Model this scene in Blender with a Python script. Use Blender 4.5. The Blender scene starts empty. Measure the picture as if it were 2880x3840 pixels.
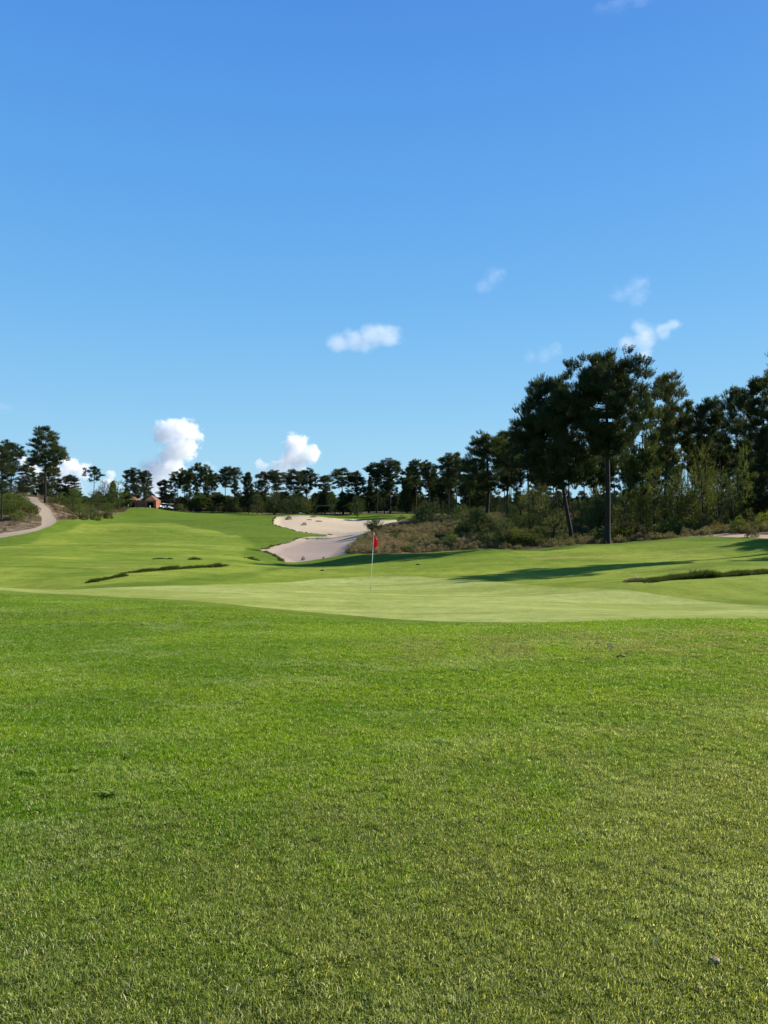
import bpy, bmesh, math, random
import numpy as np
from mathutils import Vector, Matrix, noise as mnoise

S = bpy.context.scene
COL = S.collection
R = math.radians
F = 2773.0          # focal length in photograph pixels (26 mm equivalent phone lens)
HR = 1945.0         # row of the true horizon
EYE = 1.6

# ------------------------------------------------------------------ camera
cam_data = bpy.data.cameras.new('camera')
cam = bpy.data.objects.new('camera', cam_data)
COL.objects.link(cam)
cam_data.sensor_fit = 'VERTICAL'
cam_data.sensor_height = 36.0
cam_data.sensor_width = 27.0
cam_data.lens = 36.0 * F / 3840.0
cam_data.shift_y = (HR - 1920.0) / 3840.0
cam_data.clip_start = 0.1
cam_data.clip_end = 20000
cam.location = (0, 0, EYE)
cam.rotation_euler = (R(90), 0, 0)
S.camera = cam

# ------------------------------------------------------------------ sky, sun, exposure
SUN_H = Vector((0.90, 0.43, 0)).normalized()
SUN_EL = R(31.0)
sun_dir = Vector((SUN_H.x * math.cos(SUN_EL), SUN_H.y * math.cos(SUN_EL), math.sin(SUN_EL)))
world = bpy.data.worlds.new('World')
S.world = world
world.use_nodes = True
wn, wl = world.node_tree.nodes, world.node_tree.links
wn.clear()
wout = wn.new('ShaderNodeOutputWorld')
wbg = wn.new('ShaderNodeBackground')
wsky = wn.new('ShaderNodeTexSky')
wsky.sky_type = 'NISHITA'
wsky.sun_disc = False
wsky.sun_elevation = SUN_EL
wsky.sun_rotation = math.atan2(SUN_H.x, SUN_H.y)
wsky.altitude = 0
wsky.air_density = 1.0
wsky.dust_density = 0.3
wsky.ozone_density = 2.2
# clear Atlantic air: the Nishita sky blended with the even blue gradient of the day, by height above the horizon
wtc = wn.new('ShaderNodeTexCoord')
wsep = wn.new('ShaderNodeSeparateXYZ')
wl.new(wtc.outputs['Generated'], wsep.inputs[0])
wramp = wn.new('ShaderNodeValToRGB')
wl.new(wsep.outputs[2], wramp.inputs[0])
wramp.color_ramp.interpolation = 'B_SPLINE'
def s2l(c):
    return tuple(((x / 255 + 0.055) / 1.055) ** 2.4 if x > 10 else x / 255 / 12.92 for x in c) + (1,)
stops = [(0.0, (178, 222, 244)), (0.06, (164, 215, 243)), (0.15, (140, 202, 244)), (0.28, (112, 182, 242)), (0.44, (90, 163, 237)), (0.60, (76, 143, 229)), (1.0, (48, 108, 200))]
els = wramp.color_ramp.elements
els[0].position, els[0].color = stops[0][0], s2l(stops[0][1])
els[1].position, els[1].color = stops[-1][0], s2l(stops[-1][1])
for p_, c_ in stops[1:-1]:
    e_ = els.new(p_); e_.color = s2l(c_)
wgain = wn.new('ShaderNodeVectorMath'); wgain.operation = 'SCALE'
wl.new(wramp.outputs[0], wgain.inputs[0])
wgain.inputs['Scale'].default_value = 1.0 / 0.08 / 2 ** 0.9
wmin = wn.new('ShaderNodeVectorMath'); wmin.operation = 'MINIMUM'
wl.new(wsky.outputs[0], wmin.inputs[0]); wmin.inputs[1].default_value = (5.5, 6.6, 7.6)
wmix = wn.new('ShaderNodeMix'); wmix.data_type = 'RGBA'
wmix.inputs[0].default_value = 0.92
wl.new(wmin.outputs[0], wmix.inputs[6]); wl.new(wgain.outputs[0], wmix.inputs[7])
wbg.inputs['Strength'].default_value = 0.08
wl.new(wmix.outputs[2], wbg.inputs['Color'])
wl.new(wbg.outputs[0], wout.inputs['Surface'])

sl = bpy.data.lights.new('sun', 'SUN')
sl.energy = 5.0
sl.angle = R(0.53)
sl.color = (1.0, 0.93, 0.82)
so = bpy.data.objects.new('sun', sl)
COL.objects.link(so)
so.rotation_euler = sun_dir.to_track_quat('Z', 'Y').to_euler()
so.location = (40, 20, 60)

S.view_settings.view_transform = 'Standard'
S.view_settings.look = 'None'
S.view_settings.gamma = 1.0
S.view_settings.exposure = 0.9
S.view_settings.use_curve_mapping = False
S.cycles.max_bounces = 12
S.cycles.diffuse_bounces = 3
S.cycles.glossy_bounces = 2
S.cycles.transmission_bounces = 4
S.cycles.transparent_max_bounces = 6
S.cycles.volume_bounces = 10
S.cycles.volume_step_rate = 0.35
S.cycles.volume_max_steps = 128
S.cycles.sample_clamp_indirect = 6.0
S.cycles.use_denoising = True

# ------------------------------------------------------------------ node helpers
class NT:
    def __init__(self, name):
        self.m = bpy.data.materials.new(name)
        self.m.use_nodes = True
        self.t = self.m.node_tree
        self.t.nodes.clear()
        self.out = self.t.nodes.new('ShaderNodeOutputMaterial')
    def n(self, kind, **kw):
        nd = self.t.nodes.new(kind)
        for k, v in kw.items():
            setattr(nd, k, v)
        return nd
    def l(self, a, b):
        self.t.links.new(a, b)
    def val(self, x):
        return x
    def put(self, sock, v):
        if isinstance(v, (int, float)):
            sock.default_value = v
        elif isinstance(v, (tuple, list)):
            sock.default_value = tuple(v) + ((1.0,) if len(v) == 3 and len(sock.default_value) == 4 else ())
        else:
            self.l(v, sock)
    def math(self, op, a, b=None, c=None, clamp=False):
        nd = self.n('ShaderNodeMath', operation=op)
        nd.use_clamp = clamp
        self.put(nd.inputs[0], a)
        if b is not None: self.put(nd.inputs[1], b)
        if c is not None: self.put(nd.inputs[2], c)
        return nd.outputs[0]
    def mix(self, f, a, b, blend='MIX'):
        nd = self.n('ShaderNodeMix', data_type='RGBA', blend_type=blend)
        self.put(nd.inputs[0], f)
        self.put(nd.inputs[6], a)
        self.put(nd.inputs[7], b)
        return nd.outputs[2]
    def ramp(self, v, lo, hi, a=0.0, b=1.0):
        nd = self.n('ShaderNodeMapRange', interpolation_type='SMOOTHSTEP')
        self.put(nd.inputs[0], v)
        nd.inputs[1].default_value = lo
        nd.inputs[2].default_value = hi
        nd.inputs[3].default_value = a
        nd.inputs[4].default_value = b
        return nd.outputs[0]
    def noise(self, vec, scale, detail=3, rough=0.55, dist=0.0):
        nd = self.n('ShaderNodeTexNoise')
        if vec is not None: self.l(vec, nd.inputs['Vector'])
        nd.inputs['Scale'].default_value = scale
        nd.inputs['Detail'].default_value = detail
        nd.inputs['Roughness'].default_value = rough
        nd.inputs['Distortion'].default_value = dist
        return nd.outputs[0]
    def mapping(self, vec, scale=(1, 1, 1), rot=(0, 0, 0), loc=(0, 0, 0)):
        nd = self.n('ShaderNodeMapping')
        self.l(vec, nd.inputs[0])
        nd.inputs['Scale'].default_value = scale
        nd.inputs['Rotation'].default_value = rot
        nd.inputs['Location'].default_value = loc
        return nd.outputs[0]
    def pos(self):
        return self.n('ShaderNodeNewGeometry').outputs['Position']
    def attr(self, name):
        nd = self.n('ShaderNodeAttribute')
        nd.attribute_name = name
        return nd.outputs['Fac']
    def surf(self, s):
        self.l(s, self.out.inputs['Surface'])
        return self.m

def simple_mat(name, col, rough=0.7, var=0.15, scale=6.0, metallic=0.0, bump=0.0):
    t = NT(name)
    tc = t.n('ShaderNodeTexCoord').outputs['Object']
    nz = t.noise(tc, scale, 4)
    c = t.mix(t.ramp(nz, 0.3, 0.7), tuple(x * (1 - var) for x in col), tuple(min(1, x * (1 + var)) for x in col))
    b = t.n('ShaderNodeBsdfPrincipled')
    t.l(c, b.inputs['Base Color'])
    b.inputs['Roughness'].default_value = rough
    b.inputs['Metallic'].default_value = metallic
    if bump:
        bp = t.n('ShaderNodeBump')
        bp.inputs['Strength'].default_value = bump
        bp.inputs['Distance'].default_value = 0.02
        t.l(nz, bp.inputs['Height'])
        t.l(bp.outputs[0], b.inputs['Normal'])
    return t.surf(b.outputs[0])

# ------------------------------------------------------------------ terrain heights
# (photo column, photo row, metres ahead of the camera)
CP = [
 # foreground lawn, flat
 (1440,3840,2.34),(0,3840,2.34),(2880,3840,2.34),
 (0,2900,4.65),(1440,2900,4.65),(2880,2900,4.65),
 (1440,2500,8.0),(0,2480,8.3),(2880,2480,8.2),
 (1440,2336,11.4),(2100,2335,11.4),(2880,2324,11.7),(640,2262,14.2),(0,2226,16.0),
 # putting green, falling gently away
 (1390,2290,14.8),(1390,2250,20),(1390,2207,28.8),(1390,2163,37),
 (2100,2290,14.5),(2100,2240,21),(2100,2195,29),(2880,2250,19),(2500,2230,22),
 (640,2225,21),(300,2212,21),(700,2192,28),(0,2205,21),(-300,2200,21),
 # beyond it
 (350,2178,31),(840,2125,42),(300,2104,50),(0,2120,42),(-300,2120,42),
 (1042,2127,48),(1840,2066,55.3),(1400,2092,54),(1740,2165,35),(2360,2132,38),
 (2400,2180,28),(2880,2152,29),(3200,2150,30),
 (2450,2122,39),(2880,2128,37),(2500,2060,48),(2880,2060,45),(3300,2060,45),
 (1330,2083,62),(1600,2074,59),(1800,2058,59.5),(1995,2063,58),(2190,2041,57),(2520,2020,56),(2723,2012,54),(2880,2020,50),
 (3300,2010,50),
 (2145,2026,64),(2277,2030,62),(2600,2006,66),(2880,1990,62),
 (1200,2102,62),(1000,2062,83),(1150,2058,86),(1380,2003,98),(1300,2050,82),
 (1220,2008,116),(1000,2000,118),(1100,1985,132),(1030,1960,155),(1250,1975,140),(1440,1965,140),(1128,1933,182),(1300,1944,190),(1560,1942,175),
 (1700,1955,120),(1700,2015,80),(1900,2000,78),(1825,1946,105),(2100,1965,90),(2400,1950,100),(2880,1950,90),(3300,1950,90),
 # left fairway climbing to the hut
 (0,2060,70),(300,2060,72),(600,2055,75),(850,2075,68),(0,2018,94),(150,1987,108),(213,1959,120),
 (190,1915,135),(143,1872,150),(100,1861,162),(60,1860,168),(30,1930,120),(0,1900,140),
 (300,1995,112),(338,1945,150),(473,1919,195),(530,1903,222),(600,1908,226),(653,1916,228),(800,1925,222),(1000,1932,212),
 (600,1990,125),(600,1950,165),(850,2000,118),(850,1955,162),
 (-400,2000,110),(-400,1870,160),
]
def px2w(px, py, Y):
    return ((px - 1440.0) / F * Y, Y, EYE - (py - HR) / F * Y)
pts = [px2w(*c) for c in CP]
# far land and the land beside and behind the camera
for a in range(-60, 61, 12):
    for r, z in ((270, 4.2), (340, 3.6), (600, 3.0), (1500, 2.0), (4500, 0.0)):
        zz = z
        if r < 400 and a > 5: zz = 2.2
        pts.append((r * math.sin(R(a)), r * math.cos(R(a)), zz))
for a in list(range(60, 301, 30)):
    for r in (2, 8, 30, 120, 600, 4500):
        pts.append((r * math.sin(R(a)), r * math.cos(R(a)), 0.0))
pts += [(0, 0, 0), (-14, 24, -1.1), (-25, 60, -1.0), (30, 30, -0.4), (45, 60, 0.6)]
pts = np.array(pts)
def warp(x, y):
    r = np.hypot(x, y)
    l = np.log1p(r / 5.0) / np.maximum(r, 1e-6)
    return np.stack([x * l, y * l], -1)
Q = warp(pts[:, 0], pts[:, 1])
def tps(r):
    return np.where(r > 1e-9, r * r * np.log(np.maximum(r, 1e-9)), 0.0)
nP = len(Q)
K = tps(np.linalg.norm(Q[:, None] - Q[None], axis=-1)) + np.eye(nP) * 2e-4
A = np.zeros((nP + 3, nP + 3))
A[:nP, :nP] = K
A[:nP, nP] = 1; A[:nP, nP + 1:] = Q
A[nP, :nP] = 1; A[nP + 1:, :nP] = Q.T
W = np.linalg.solve(A, np.concatenate([pts[:, 2], np.zeros(3)]))
WAVES = [(0.21, 0.13, 0.3, .07), (-0.11, 0.27, 1.1, .07), (0.43, 0.31, 2.0, .035), (-0.37, 0.55, 4.0, .028), (0.09, -0.06, 0.7, .10), (.8, .25, 1.2, .012), (-.3, .95, 0.2, .012)]
MOUNDS = [(16.5, 34.5, 6.5, 2.0, 0.30), (11, 51, 9, 3.0, 0.25), (-12, 46, 8, 2.5, 0.18), (-26, 78, 14, 5, 0.5), (-14, 105, 12, 5, 0.5), (-40, 120, 16, 6, 0.7), (-30, 160, 16, 7, 0.6)]
def base_h(x, y):
    x = np.asarray(x, float); y = np.asarray(y, float)
    q = warp(x, y).reshape(-1, 2)
    out = np.empty(len(q))
    for i in range(0, len(q), 40000):
        c = q[i:i + 40000]
        out[i:i + 40000] = tps(np.sqrt(((c[:, None] - Q[None]) ** 2).sum(-1))) @ W[:nP] + W[nP] + c @ W[nP + 1:]
    out = out.reshape(x.shape)
    r = np.hypot(x, y)
    amp = np.clip((r - 3) / 12, 0, 1)
    for mx, my, sx_, sy_, mh in MOUNDS:
        out = out + mh * np.exp(-((x - mx) / sx_) ** 2 - ((y - my + 0.12 * (x - mx)) / sy_) ** 2)
    for a, b, p, m in WAVES:
        out = out + amp * m * np.sin(a * x + b * y + p)
    return out
def hit(px, py, y0=1.5, y1=420):
    """where the ray through a photograph pixel first meets the land"""
    Y = np.geomspace(y0, y1, 900)
    X = (px - 1440.0) / F * Y
    Zr = EYE - (py - HR) / F * Y
    d = Zr - base_h(X, Y)
    k = np.nonzero(d < 0)[0]
    i = k[0] if len(k) else int(np.argmin(d))
    if i > 0 and len(k):
        t = d[i - 1] / (d[i - 1] - d[i])
        Yh = Y[i - 1] + (Y[i] - Y[i - 1]) * t
    else:
        Yh = Y[i]
    return ((px - 1440.0) / F * Yh, Yh)
def hits(lst, **k):
    return np.array([hit(a, b, **k) for a, b in lst])

# zones
NEAR_EDGE = [(-200,2216),(0,2226),(300,2242),(640,2262),(900,2286),(1100,2306),(1300,2324),(1440,2334),(1560,2338),(1800,2340),(2100,2336),(2300,2328),(2450,2322),(2880,2323),(3100,2324)]
ROUGH = np.concatenate([hits(NEAR_EDGE), np.array([(16, 8), (16, -10), (-16, -10), (-20, 10)])])
GREEN = hits([(-60,2210),(0,2214),(300,2230),(640,2248),(1000,2280),(1300,2306),(1500,2322),(1700,2332),(2100,2334),(2300,2326),(2880,2321),(3100,2322),
              (3050,2290),(2880,2272),(2620,2252),(2420,2222),(2200,2206),(1980,2192),(1750,2172),(1560,2160),(1390,2160),(1200,2170),(1000,2186),(800,2192),(600,2198),(350,2207),(100,2206)])
BUNKER = hits([(1037,1937),(1024,1950),(1024,1965),(1060,1978),(1110,1992),(1165,1999),(1223,2004),(1228,2010),(1180,2011),(1137,2014),(1100,2024),(1058,2036),(1010,2050),(975,2061),
               (1000,2072),(1024,2083),(1045,2094),(1060,2106),(1100,2108),(1180,2098),(1293,2080),(1310,2055),(1328,2036),(1355,2015),(1385,2000),(1410,1982),(1440,1966),(1500,1955),(1565,1946),
               (1560,1944),(1440,1951),(1340,1946),(1241,1942),(1190,1935),(1128,1932)])
PATH = hits([(0,2017),(-200,2040),(-200,2022),(0,2001),(60,1992),(130,1981),(156,1970),(158,1944),(139,1918),(100,1883),(65,1870),(54,1862),(141,1864),(143,1874),(191,1913),(213,1957),(190,1972),(152,1986),(80,2004)])
LIGHT = hits([(-100,2062),(60,2045),(156,2009),(160,2000),(260,1990),(370,1966),(450,1962),(640,1960),(800,1990),(900,2010),(960,2040),(900,2075),(1000,2110),(1040,2125),(850,2150),(600,2180),(300,2200),(-100,2200)])
SCRUB = np.concatenate([hits([(1293,2080),(1310,2055),(1328,2036),(1355,2015),(1385,2000),(1410,1982),(1440,1966),(1500,1955),(1565,1946),(1620,1935)]),
        np.array([(10, 205), (30, 215), (60, 330), (400, 600), (400, 20), (45, 40), (32, 46)]),
        hits([(2960,2026),(2830,2018),(2723,2013),(2560,2014)]), hits([(2520,2021),(2360,2031),(2190,2042),(1995,2062),(1900,2060),(1800,2056),(1600,2073),(1440,2078)])])
SCRUB_L = np.concatenate([hits([(141,1862),(143,1874),(191,1913),(213,1957),(240,1950),(338,1944),(400,1934),(473,1919),(480,1908)]), np.array([(-78, 231), (-50, 240), (20, 226), (34, 260), (40, 600), (-400, 600), (-400, 168)]), hits([(54,1862)])])
SCRUB_L2 = np.concatenate([hits([(0,2001),(60,1992),(130,1981),(156,1970),(158,1944),(139,1918),(100,1883),(65,1870),(54,1862)]), np.array([(-200, 170), (-200, 96)]), hits([(-200,2022)])])
SAND_R = hits([(2580,2012),(2640,2009),(2740,1998),(2800,2004),(2960,2008),(2960,2030),(2830,2016),(2723,2013)])
LIGHT2 = hits([(700,2195),(1042,2136),(1400,2112),(1900,2072),(2190,2048),(2520,2028),(2800,2030),(3000,2060),(3000,2300),(2000,2300),(1000,2260)])
def sdist(poly, x, y):
    """signed distance to a polygon, positive inside"""
    P = np.stack([x, y], -1)
    d = np.full(len(P), 1e9)
    inside = np.zeros(len(P), bool)
    n = len(poly)
    for i in range(n):
        a, b = poly[i], poly[(i + 1) % n]
        e = b - a
        L = (e ** 2).sum()
        if L < 1e-9: continue
        w = P - a
        t = np.clip((w @ e) / L, 0, 1)
        d = np.minimum(d, np.hypot(w[:, 0] - t * e[0], w[:, 1] - t * e[1]))
        c = (a[1] > P[:, 1]) != (b[1] > P[:, 1])
        if abs(e[1]) > 1e-12:
            xi = a[0] + (P[:, 1] - a[1]) / e[1] * e[0]
            inside ^= c & (P[:, 0] < xi)
    return np.where(inside, d, -d)
def sstep(v, a, b):
    t = np.clip((v - a) / (b - a), 0, 1)
    return t * t * (3 - 2 * t)
def height(x, y):
    x = np.atleast_1d(np.asarray(x, float)); y = np.atleast_1d(np.asarray(y, float))
    z = base_h(x, y)
    z = z - 0.32 * sstep(sdist(BUNKER, x, y), -0.3, 1.8)
    z = z - 0.06 * sstep(sdist(PATH, x, y), 0.0, 0.4)
    return z
def gz(x, y):
    return float(height(x, y)[0])

# ------------------------------------------------------------------ turf and ground material (one tree, masks from the zone outlines)
def ground_material():
    t = NT('turf_and_sand')
    P = t.pos()
    flat = t.mapping(P, (1, 1, 0.0))
    n_edge = t.noise(flat, 1.3, 4, 0.6)
    n_fine = t.noise(flat, 9.0, 3, 0.6)
    jit = t.math('ADD', t.math('MULTIPLY', t.math('SUBTRACT', n_edge, 0.5), 1.0), t.math('MULTIPLY', t.math('SUBTRACT', n_fine, 0.5), 0.5))
    def mask(name, w, amp):
        v = t.math('ADD', t.attr(name), t.math('MULTIPLY', jit, amp))
        return t.ramp(v, -w, w)
    # turf tones
    n_big = t.noise(flat, 0.06, 4, 0.55, 0.6)
    n_mid = t.noise(t.mapping(flat, (0.35, 1, 1), (0, 0, R(18))), 0.45, 4, 0.6, 0.4)
    n_streak = t.noise(t.mapping(flat, (0.10, 1.0, 1), (0, 0, R(-8))), 0.9, 4, 0.6)
    n_small = t.noise(flat, 6.0, 5, 0.7)
    n_grain = t.noise(flat, 38.0, 4, 0.75)
    n_dry = t.noise(t.mapping(flat, (0.22, 1, 1), (0, 0, R(10)), (7, 3, 0)), 0.16, 4, 0.6, 0.3)
    fair = t.mix(t.ramp(n_mid, 0.3, 0.7), (0.170, 0.215, 0.026), (0.225, 0.262, 0.042))
    fair = t.mix(t.math('MULTIPLY', t.ramp(n_big, 0.42, 0.58), 0.7), fair, (0.120, 0.175, 0.018))
    n_pt = t.noise(t.mapping(flat, (0.5, 1, 1), (0, 0, R(25)), (1, 9, 0)), 0.22, 5, 0.62, 0.8)
    fair = t.mix(t.math('MULTIPLY', t.ramp(n_pt, 0.52, 0.62), 0.5), fair, (0.085, 0.142, 0.014))
    fair = t.mix(t.math('MULTIPLY', t.ramp(n_dry, 0.60, 0.72), 0.6), fair, (0.29, 0.25, 0.075))
    semi = t.mix(t.ramp(n_mid, 0.3, 0.7), (0.070, 0.120, 0.012), (0.105, 0.155, 0.018))
    light = mask('z_light', 0.5, 1.5)
    turf = t.mix(light, t.mix(0.15, semi, fair), fair)
    turf = t.mix(t.math('MULTIPLY', t.ramp(n_streak, 0.50, 0.75), 0.40), turf, (0.075, 0.122, 0.014))
    grn = t.mix(t.ramp(t.noise(t.mapping(flat, (0.30, 1.0, 1), (0, 0, R(-10)), (4, 2, 0)), 0.33, 5, 0.6, 0.6), 0.42, 0.58), (0.215, 0.250, 0.056), (0.285, 0.315, 0.092))
    grn = t.mix(t.math('MULTIPLY', t.ramp(n_mid, 0.5, 0.7), 0.5), grn, (0.205, 0.240, 0.046))
    turf = t.mix(t.math('MULTIPLY', t.math('SUBTRACT', 1.0, t.ramp(t.attr('z_green'), -2.6, -0.1)), 0.0), turf, turf)
    collar = t.ramp(t.math('ADD', t.attr('z_green'), t.math('MULTIPLY', jit, 0.6)), -1.6, -1.2)
    turf = t.mix(t.math('MULTIPLY', collar, 0.35), turf, (0.135, 0.175, 0.022))
    turf = t.mix(mask('z_green', 0.10, 0.25), turf, grn)
    rough = t.mix(t.ramp(n_mid, 0.35, 0.65), (0.050, 0.066, 0.010), (0.075, 0.088, 0.014))
    turf = t.mix(mask('z_rough', 0.06, 0.15), turf, rough)
    n_mot = t.noise(t.mapping(flat, (1.0, 0.6, 1)), 1.1, 7, 0.78)
    turf = t.mix(0.75, turf, t.mix(t.ramp(n_mot, 0.32, 0.68), (0.74, 0.80, 0.7), (1.24, 1.18, 1.25)), 'MULTIPLY')
    grain = t.mix(t.ramp(n_grain, 0.25, 0.75), (0.62, 0.62, 0.55), (1.28, 1.28, 1.3))
    turf = t.mix(0.55, turf, grain, 'MULTIPLY')
    sm = t.mix(t.ramp(n_small, 0.25, 0.75), (0.80, 0.80, 0.80), (1.16, 1.16, 1.16))
    turf = t.mix(0.7, turf, sm, 'MULTIPLY')
    # sand
    rake = t.noise(t.mapping(flat, (1, 0.25, 1), (0, 0, R(35))), 2.2, 3, 0.5, 1.5)
    lowpink = t.ramp(t.attr('alt'), -1.9, -0.4)
    sand = t.mix(lowpink, (0.315, 0.245, 0.190), (0.46, 0.365, 0.245))
    sand = t.mix(t.math('MULTIPLY', t.ramp(rake, 0.35, 0.7), 0.35), sand, t.mix(lowpink, (0.27, 0.205, 0.155), (0.40, 0.31, 0.205)))
    sand = t.mix(0.3, sand, sm, 'MULTIPLY')
    # path: pale compacted sand
    pth = t.mix(t.ramp(n_small, 0.3, 0.7), (0.22, 0.175, 0.128), (0.31, 0.25, 0.185))
    # scrub soil
    s1 = t.ramp(t.noise(flat, 0.5, 5, 0.65, 0.5), 0.42, 0.62)
    soil = t.mix(s1, (0.08, 0.062, 0.035), (0.22, 0.15, 0.10))
    soil = t.mix(t.ramp(n_small, 0.45, 0.7), soil, (0.06, 0.055, 0.026))
    col = t.mix(mask('z_scrub', 0.18, 0.9), turf, soil)
    col = t.mix(mask('z_path', 0.12, 0.3), col, pth)
    m_bunk = mask('z_bunker', 0.10, 0.5)
    col = t.mix(m_bunk, col, sand)
    m_sr = mask('z_sandr', 0.15, 0.6)
    col = t.mix(m_sr, col, (0.40, 0.29, 0.20))
    b = t.n('ShaderNodeBsdfPrincipled')
    t.l(col, b.inputs['Base Color'])
    b.inputs['Roughness'].default_value = 0.95
    b.inputs['Specular IOR Level'].default_value = 0.02
    hgt = t.math('ADD', t.math('MULTIPLY', n_grain, 0.6), t.math('MULTIPLY', n_small, 1.0))
    bp = t.n('ShaderNodeBump')
    bp.inputs['Strength'].default_value = 0.6
    bp.inputs['Distance'].default_value = 0.035
    rk = t.n('ShaderNodeTexWave'); t.l(t.mapping(flat, (1, 1, 1), (0, 0, R(35))), rk.inputs[0]); rk.inputs['Scale'].default_value = 0.9; rk.inputs['Distortion'].default_value = 6.0; rk.inputs['Detail'].default_value = 3; rk.inputs['Detail Scale'].default_value = 0.5
    hgt = t.math('ADD', hgt, t.math('MULTIPLY', t.math('MULTIPLY', rk.outputs['Fac'], m_bunk), 1.2))
    t.l(hgt, bp.inputs['Height'])
    t.l(bp.outputs[0], b.inputs['Normal'])
    return t.surf(b.outputs[0])
MG = ground_material()

# ------------------------------------------------------------------ ground mesh
th = np.concatenate([np.arange(-180, -34, 3.0), np.arange(-34, 34, 0.125), np.arange(34, 180, 3.0)])
rr = np.concatenate([[0.3], np.geomspace(1.2, 12, 90), np.geomspace(12, 330, 330)[1:], np.geomspace(330, 6000, 40)[1:]])
TH, RR = np.meshgrid(np.radians(th), rr)
gx, gy = (RR * np.sin(TH)).ravel(), (RR * np.cos(TH)).ravel()
gzv = height(gx, gy)
zone = {k: sdist(p, gx, gy) for k, p in (('z_green', GREEN), ('z_bunker', BUNKER), ('z_rough', ROUGH), ('z_path', PATH), ('z_light', LIGHT), ('z_sandr', SAND_R))}
zone['z_scrub'] = np.maximum(np.maximum(sdist(SCRUB, gx, gy), sdist(SCRUB_L, gx, gy)), sdist(SCRUB_L2, gx, gy))
rad = np.hypot(gx, gy)
zone['z_scrub'] = np.where(rad > 260, np.maximum(zone['z_scrub'], np.minimum(rad - 260, 5)), zone['z_scrub'])
zone['alt'] = gzv
zone['z_light'] = np.maximum(zone['z_light'], sdist(LIGHT2, gx, gy))
nr, nt = TH.shape
ii, jj = np.meshgrid(np.arange(nr - 1), np.arange(nt), indexing='ij')
j2 = (jj + 1) % nt
quads = np.stack([ii * nt + jj, (ii + 1) * nt + jj, (ii + 1) * nt + j2, ii * nt + j2], -1).reshape(-1, 4)
verts = np.stack([gx, gy, gzv], -1)
def zone_of(q):
    c = {k: v[q].mean(1) for k, v in zone.items()}
    z = np.zeros(len(q), int)
    z[c['z_scrub'] > 0] = 1
    z[c['z_green'] > 0] = 2
    z[c['z_rough'] > 0] = 3
    z[c['z_path'] > 0] = 4
    z[c['z_bunker'] > 0] = 5
    return z
zid = zone_of(quads)
def mesh_from(name, v, f, attrs=None, mat=None, smooth=True):
    me = bpy.data.meshes.new(name)
    v = np.asarray(v, np.float32); f = np.asarray(f, np.int32)
    me.vertices.add(len(v)); me.vertices.foreach_set('co', v.ravel())
    k = f.shape[1]
    me.loops.add(f.size); me.loops.foreach_set('vertex_index', f.ravel())
    me.polygons.add(len(f)); me.polygons.foreach_set('loop_start', np.arange(0, f.size, k, dtype=np.int32))
    me.polygons.foreach_set('loop_total', np.full(len(f), k, np.int32))
    me.polygons.foreach_set('use_smooth', np.full(len(f), smooth, bool))
    for a, d in (attrs or {}).items():
        at = me.attributes.new(a, 'FLOAT', 'POINT')
        at.data.foreach_set('value', np.asarray(d, np.float32))
    if mat: me.materials.append(mat)
    me.update(calc_edges=True)
    return me
def link(name, me, parent=None):
    o = bpy.data.objects.new(name, me)
    COL.objects.link(o)
    if parent: o.parent = parent
    return o
# true vertex normals of the whole sheet, so split zones shade without seams
for k, nm in enumerate(['fairway', 'scrub_ground', 'putting_green', 'lawn', 'cart_path', 'sand_bunker']):
    q = quads[zid == k]
    u, inv = np.unique(q, return_inverse=True)
    me = mesh_from(nm, verts[u], inv.reshape(-1, 4), {a: d[u] for a, d in zone.items()}, MG)
    o = link(nm, me)
    o['kind'] = 'structure'

# ------------------------------------------------------------------ tagging and copying
def empty(name, loc=(0, 0, 0)):
    o = bpy.data.objects.new(name, None)
    o.empty_display_size = 0.2
    COL.objects.link(o)
    o.location = loc
    return o
def tag(o, label=None, cat=None, group=None, kind=None):
    for k, v in (('label', label), ('category', cat), ('group', group), ('kind', kind)):
        if v: o[k] = v
    return o
def copy_tree(src, parent=None):
    c = src.copy()
    COL.objects.link(c)
    if parent: c.parent = parent
    for ch in src.children:
        copy_tree(ch, c)
    return c

# ------------------------------------------------------------------ mesh helpers for plants
def tube(path, radii, sides=7):
    P = np.asarray(path, float)
    n = len(P)
    T = np.gradient(P, axis=0)
    T /= np.linalg.norm(T, axis=1)[:, None] + 1e-9
    up = np.where(np.abs(T[:, 2:3]) > 0.9, np.array([[1.0, 0, 0]]), np.array([[0, 0, 1.0]]))
    U = np.cross(T, up); U /= np.linalg.norm(U, axis=1)[:, None] + 1e-9
    V = np.cross(T, U)
    a = np.arange(sides) / sides * 2 * np.pi
    ring = P[:, None] + np.asarray(radii)[:, None, None] * (np.cos(a)[None, :, None] * U[:, None] + np.sin(a)[None, :, None] * V[:, None])
    v = ring.reshape(-1, 3)
    f = []
    for i in range(n - 1):
        for j in range(sides):
            k = (j + 1) % sides
            f.append((i * sides + j, i * sides + k, (i + 1) * sides + k, (i + 1) * sides + j))
    return v, np.array(f)
def merge(parts):
    vs, fs, off = [], [], 0
    for v, f in parts:
        vs.append(v); fs.append(f + off); off += len(v)
    return np.concatenate(vs), np.concatenate(fs)
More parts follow.
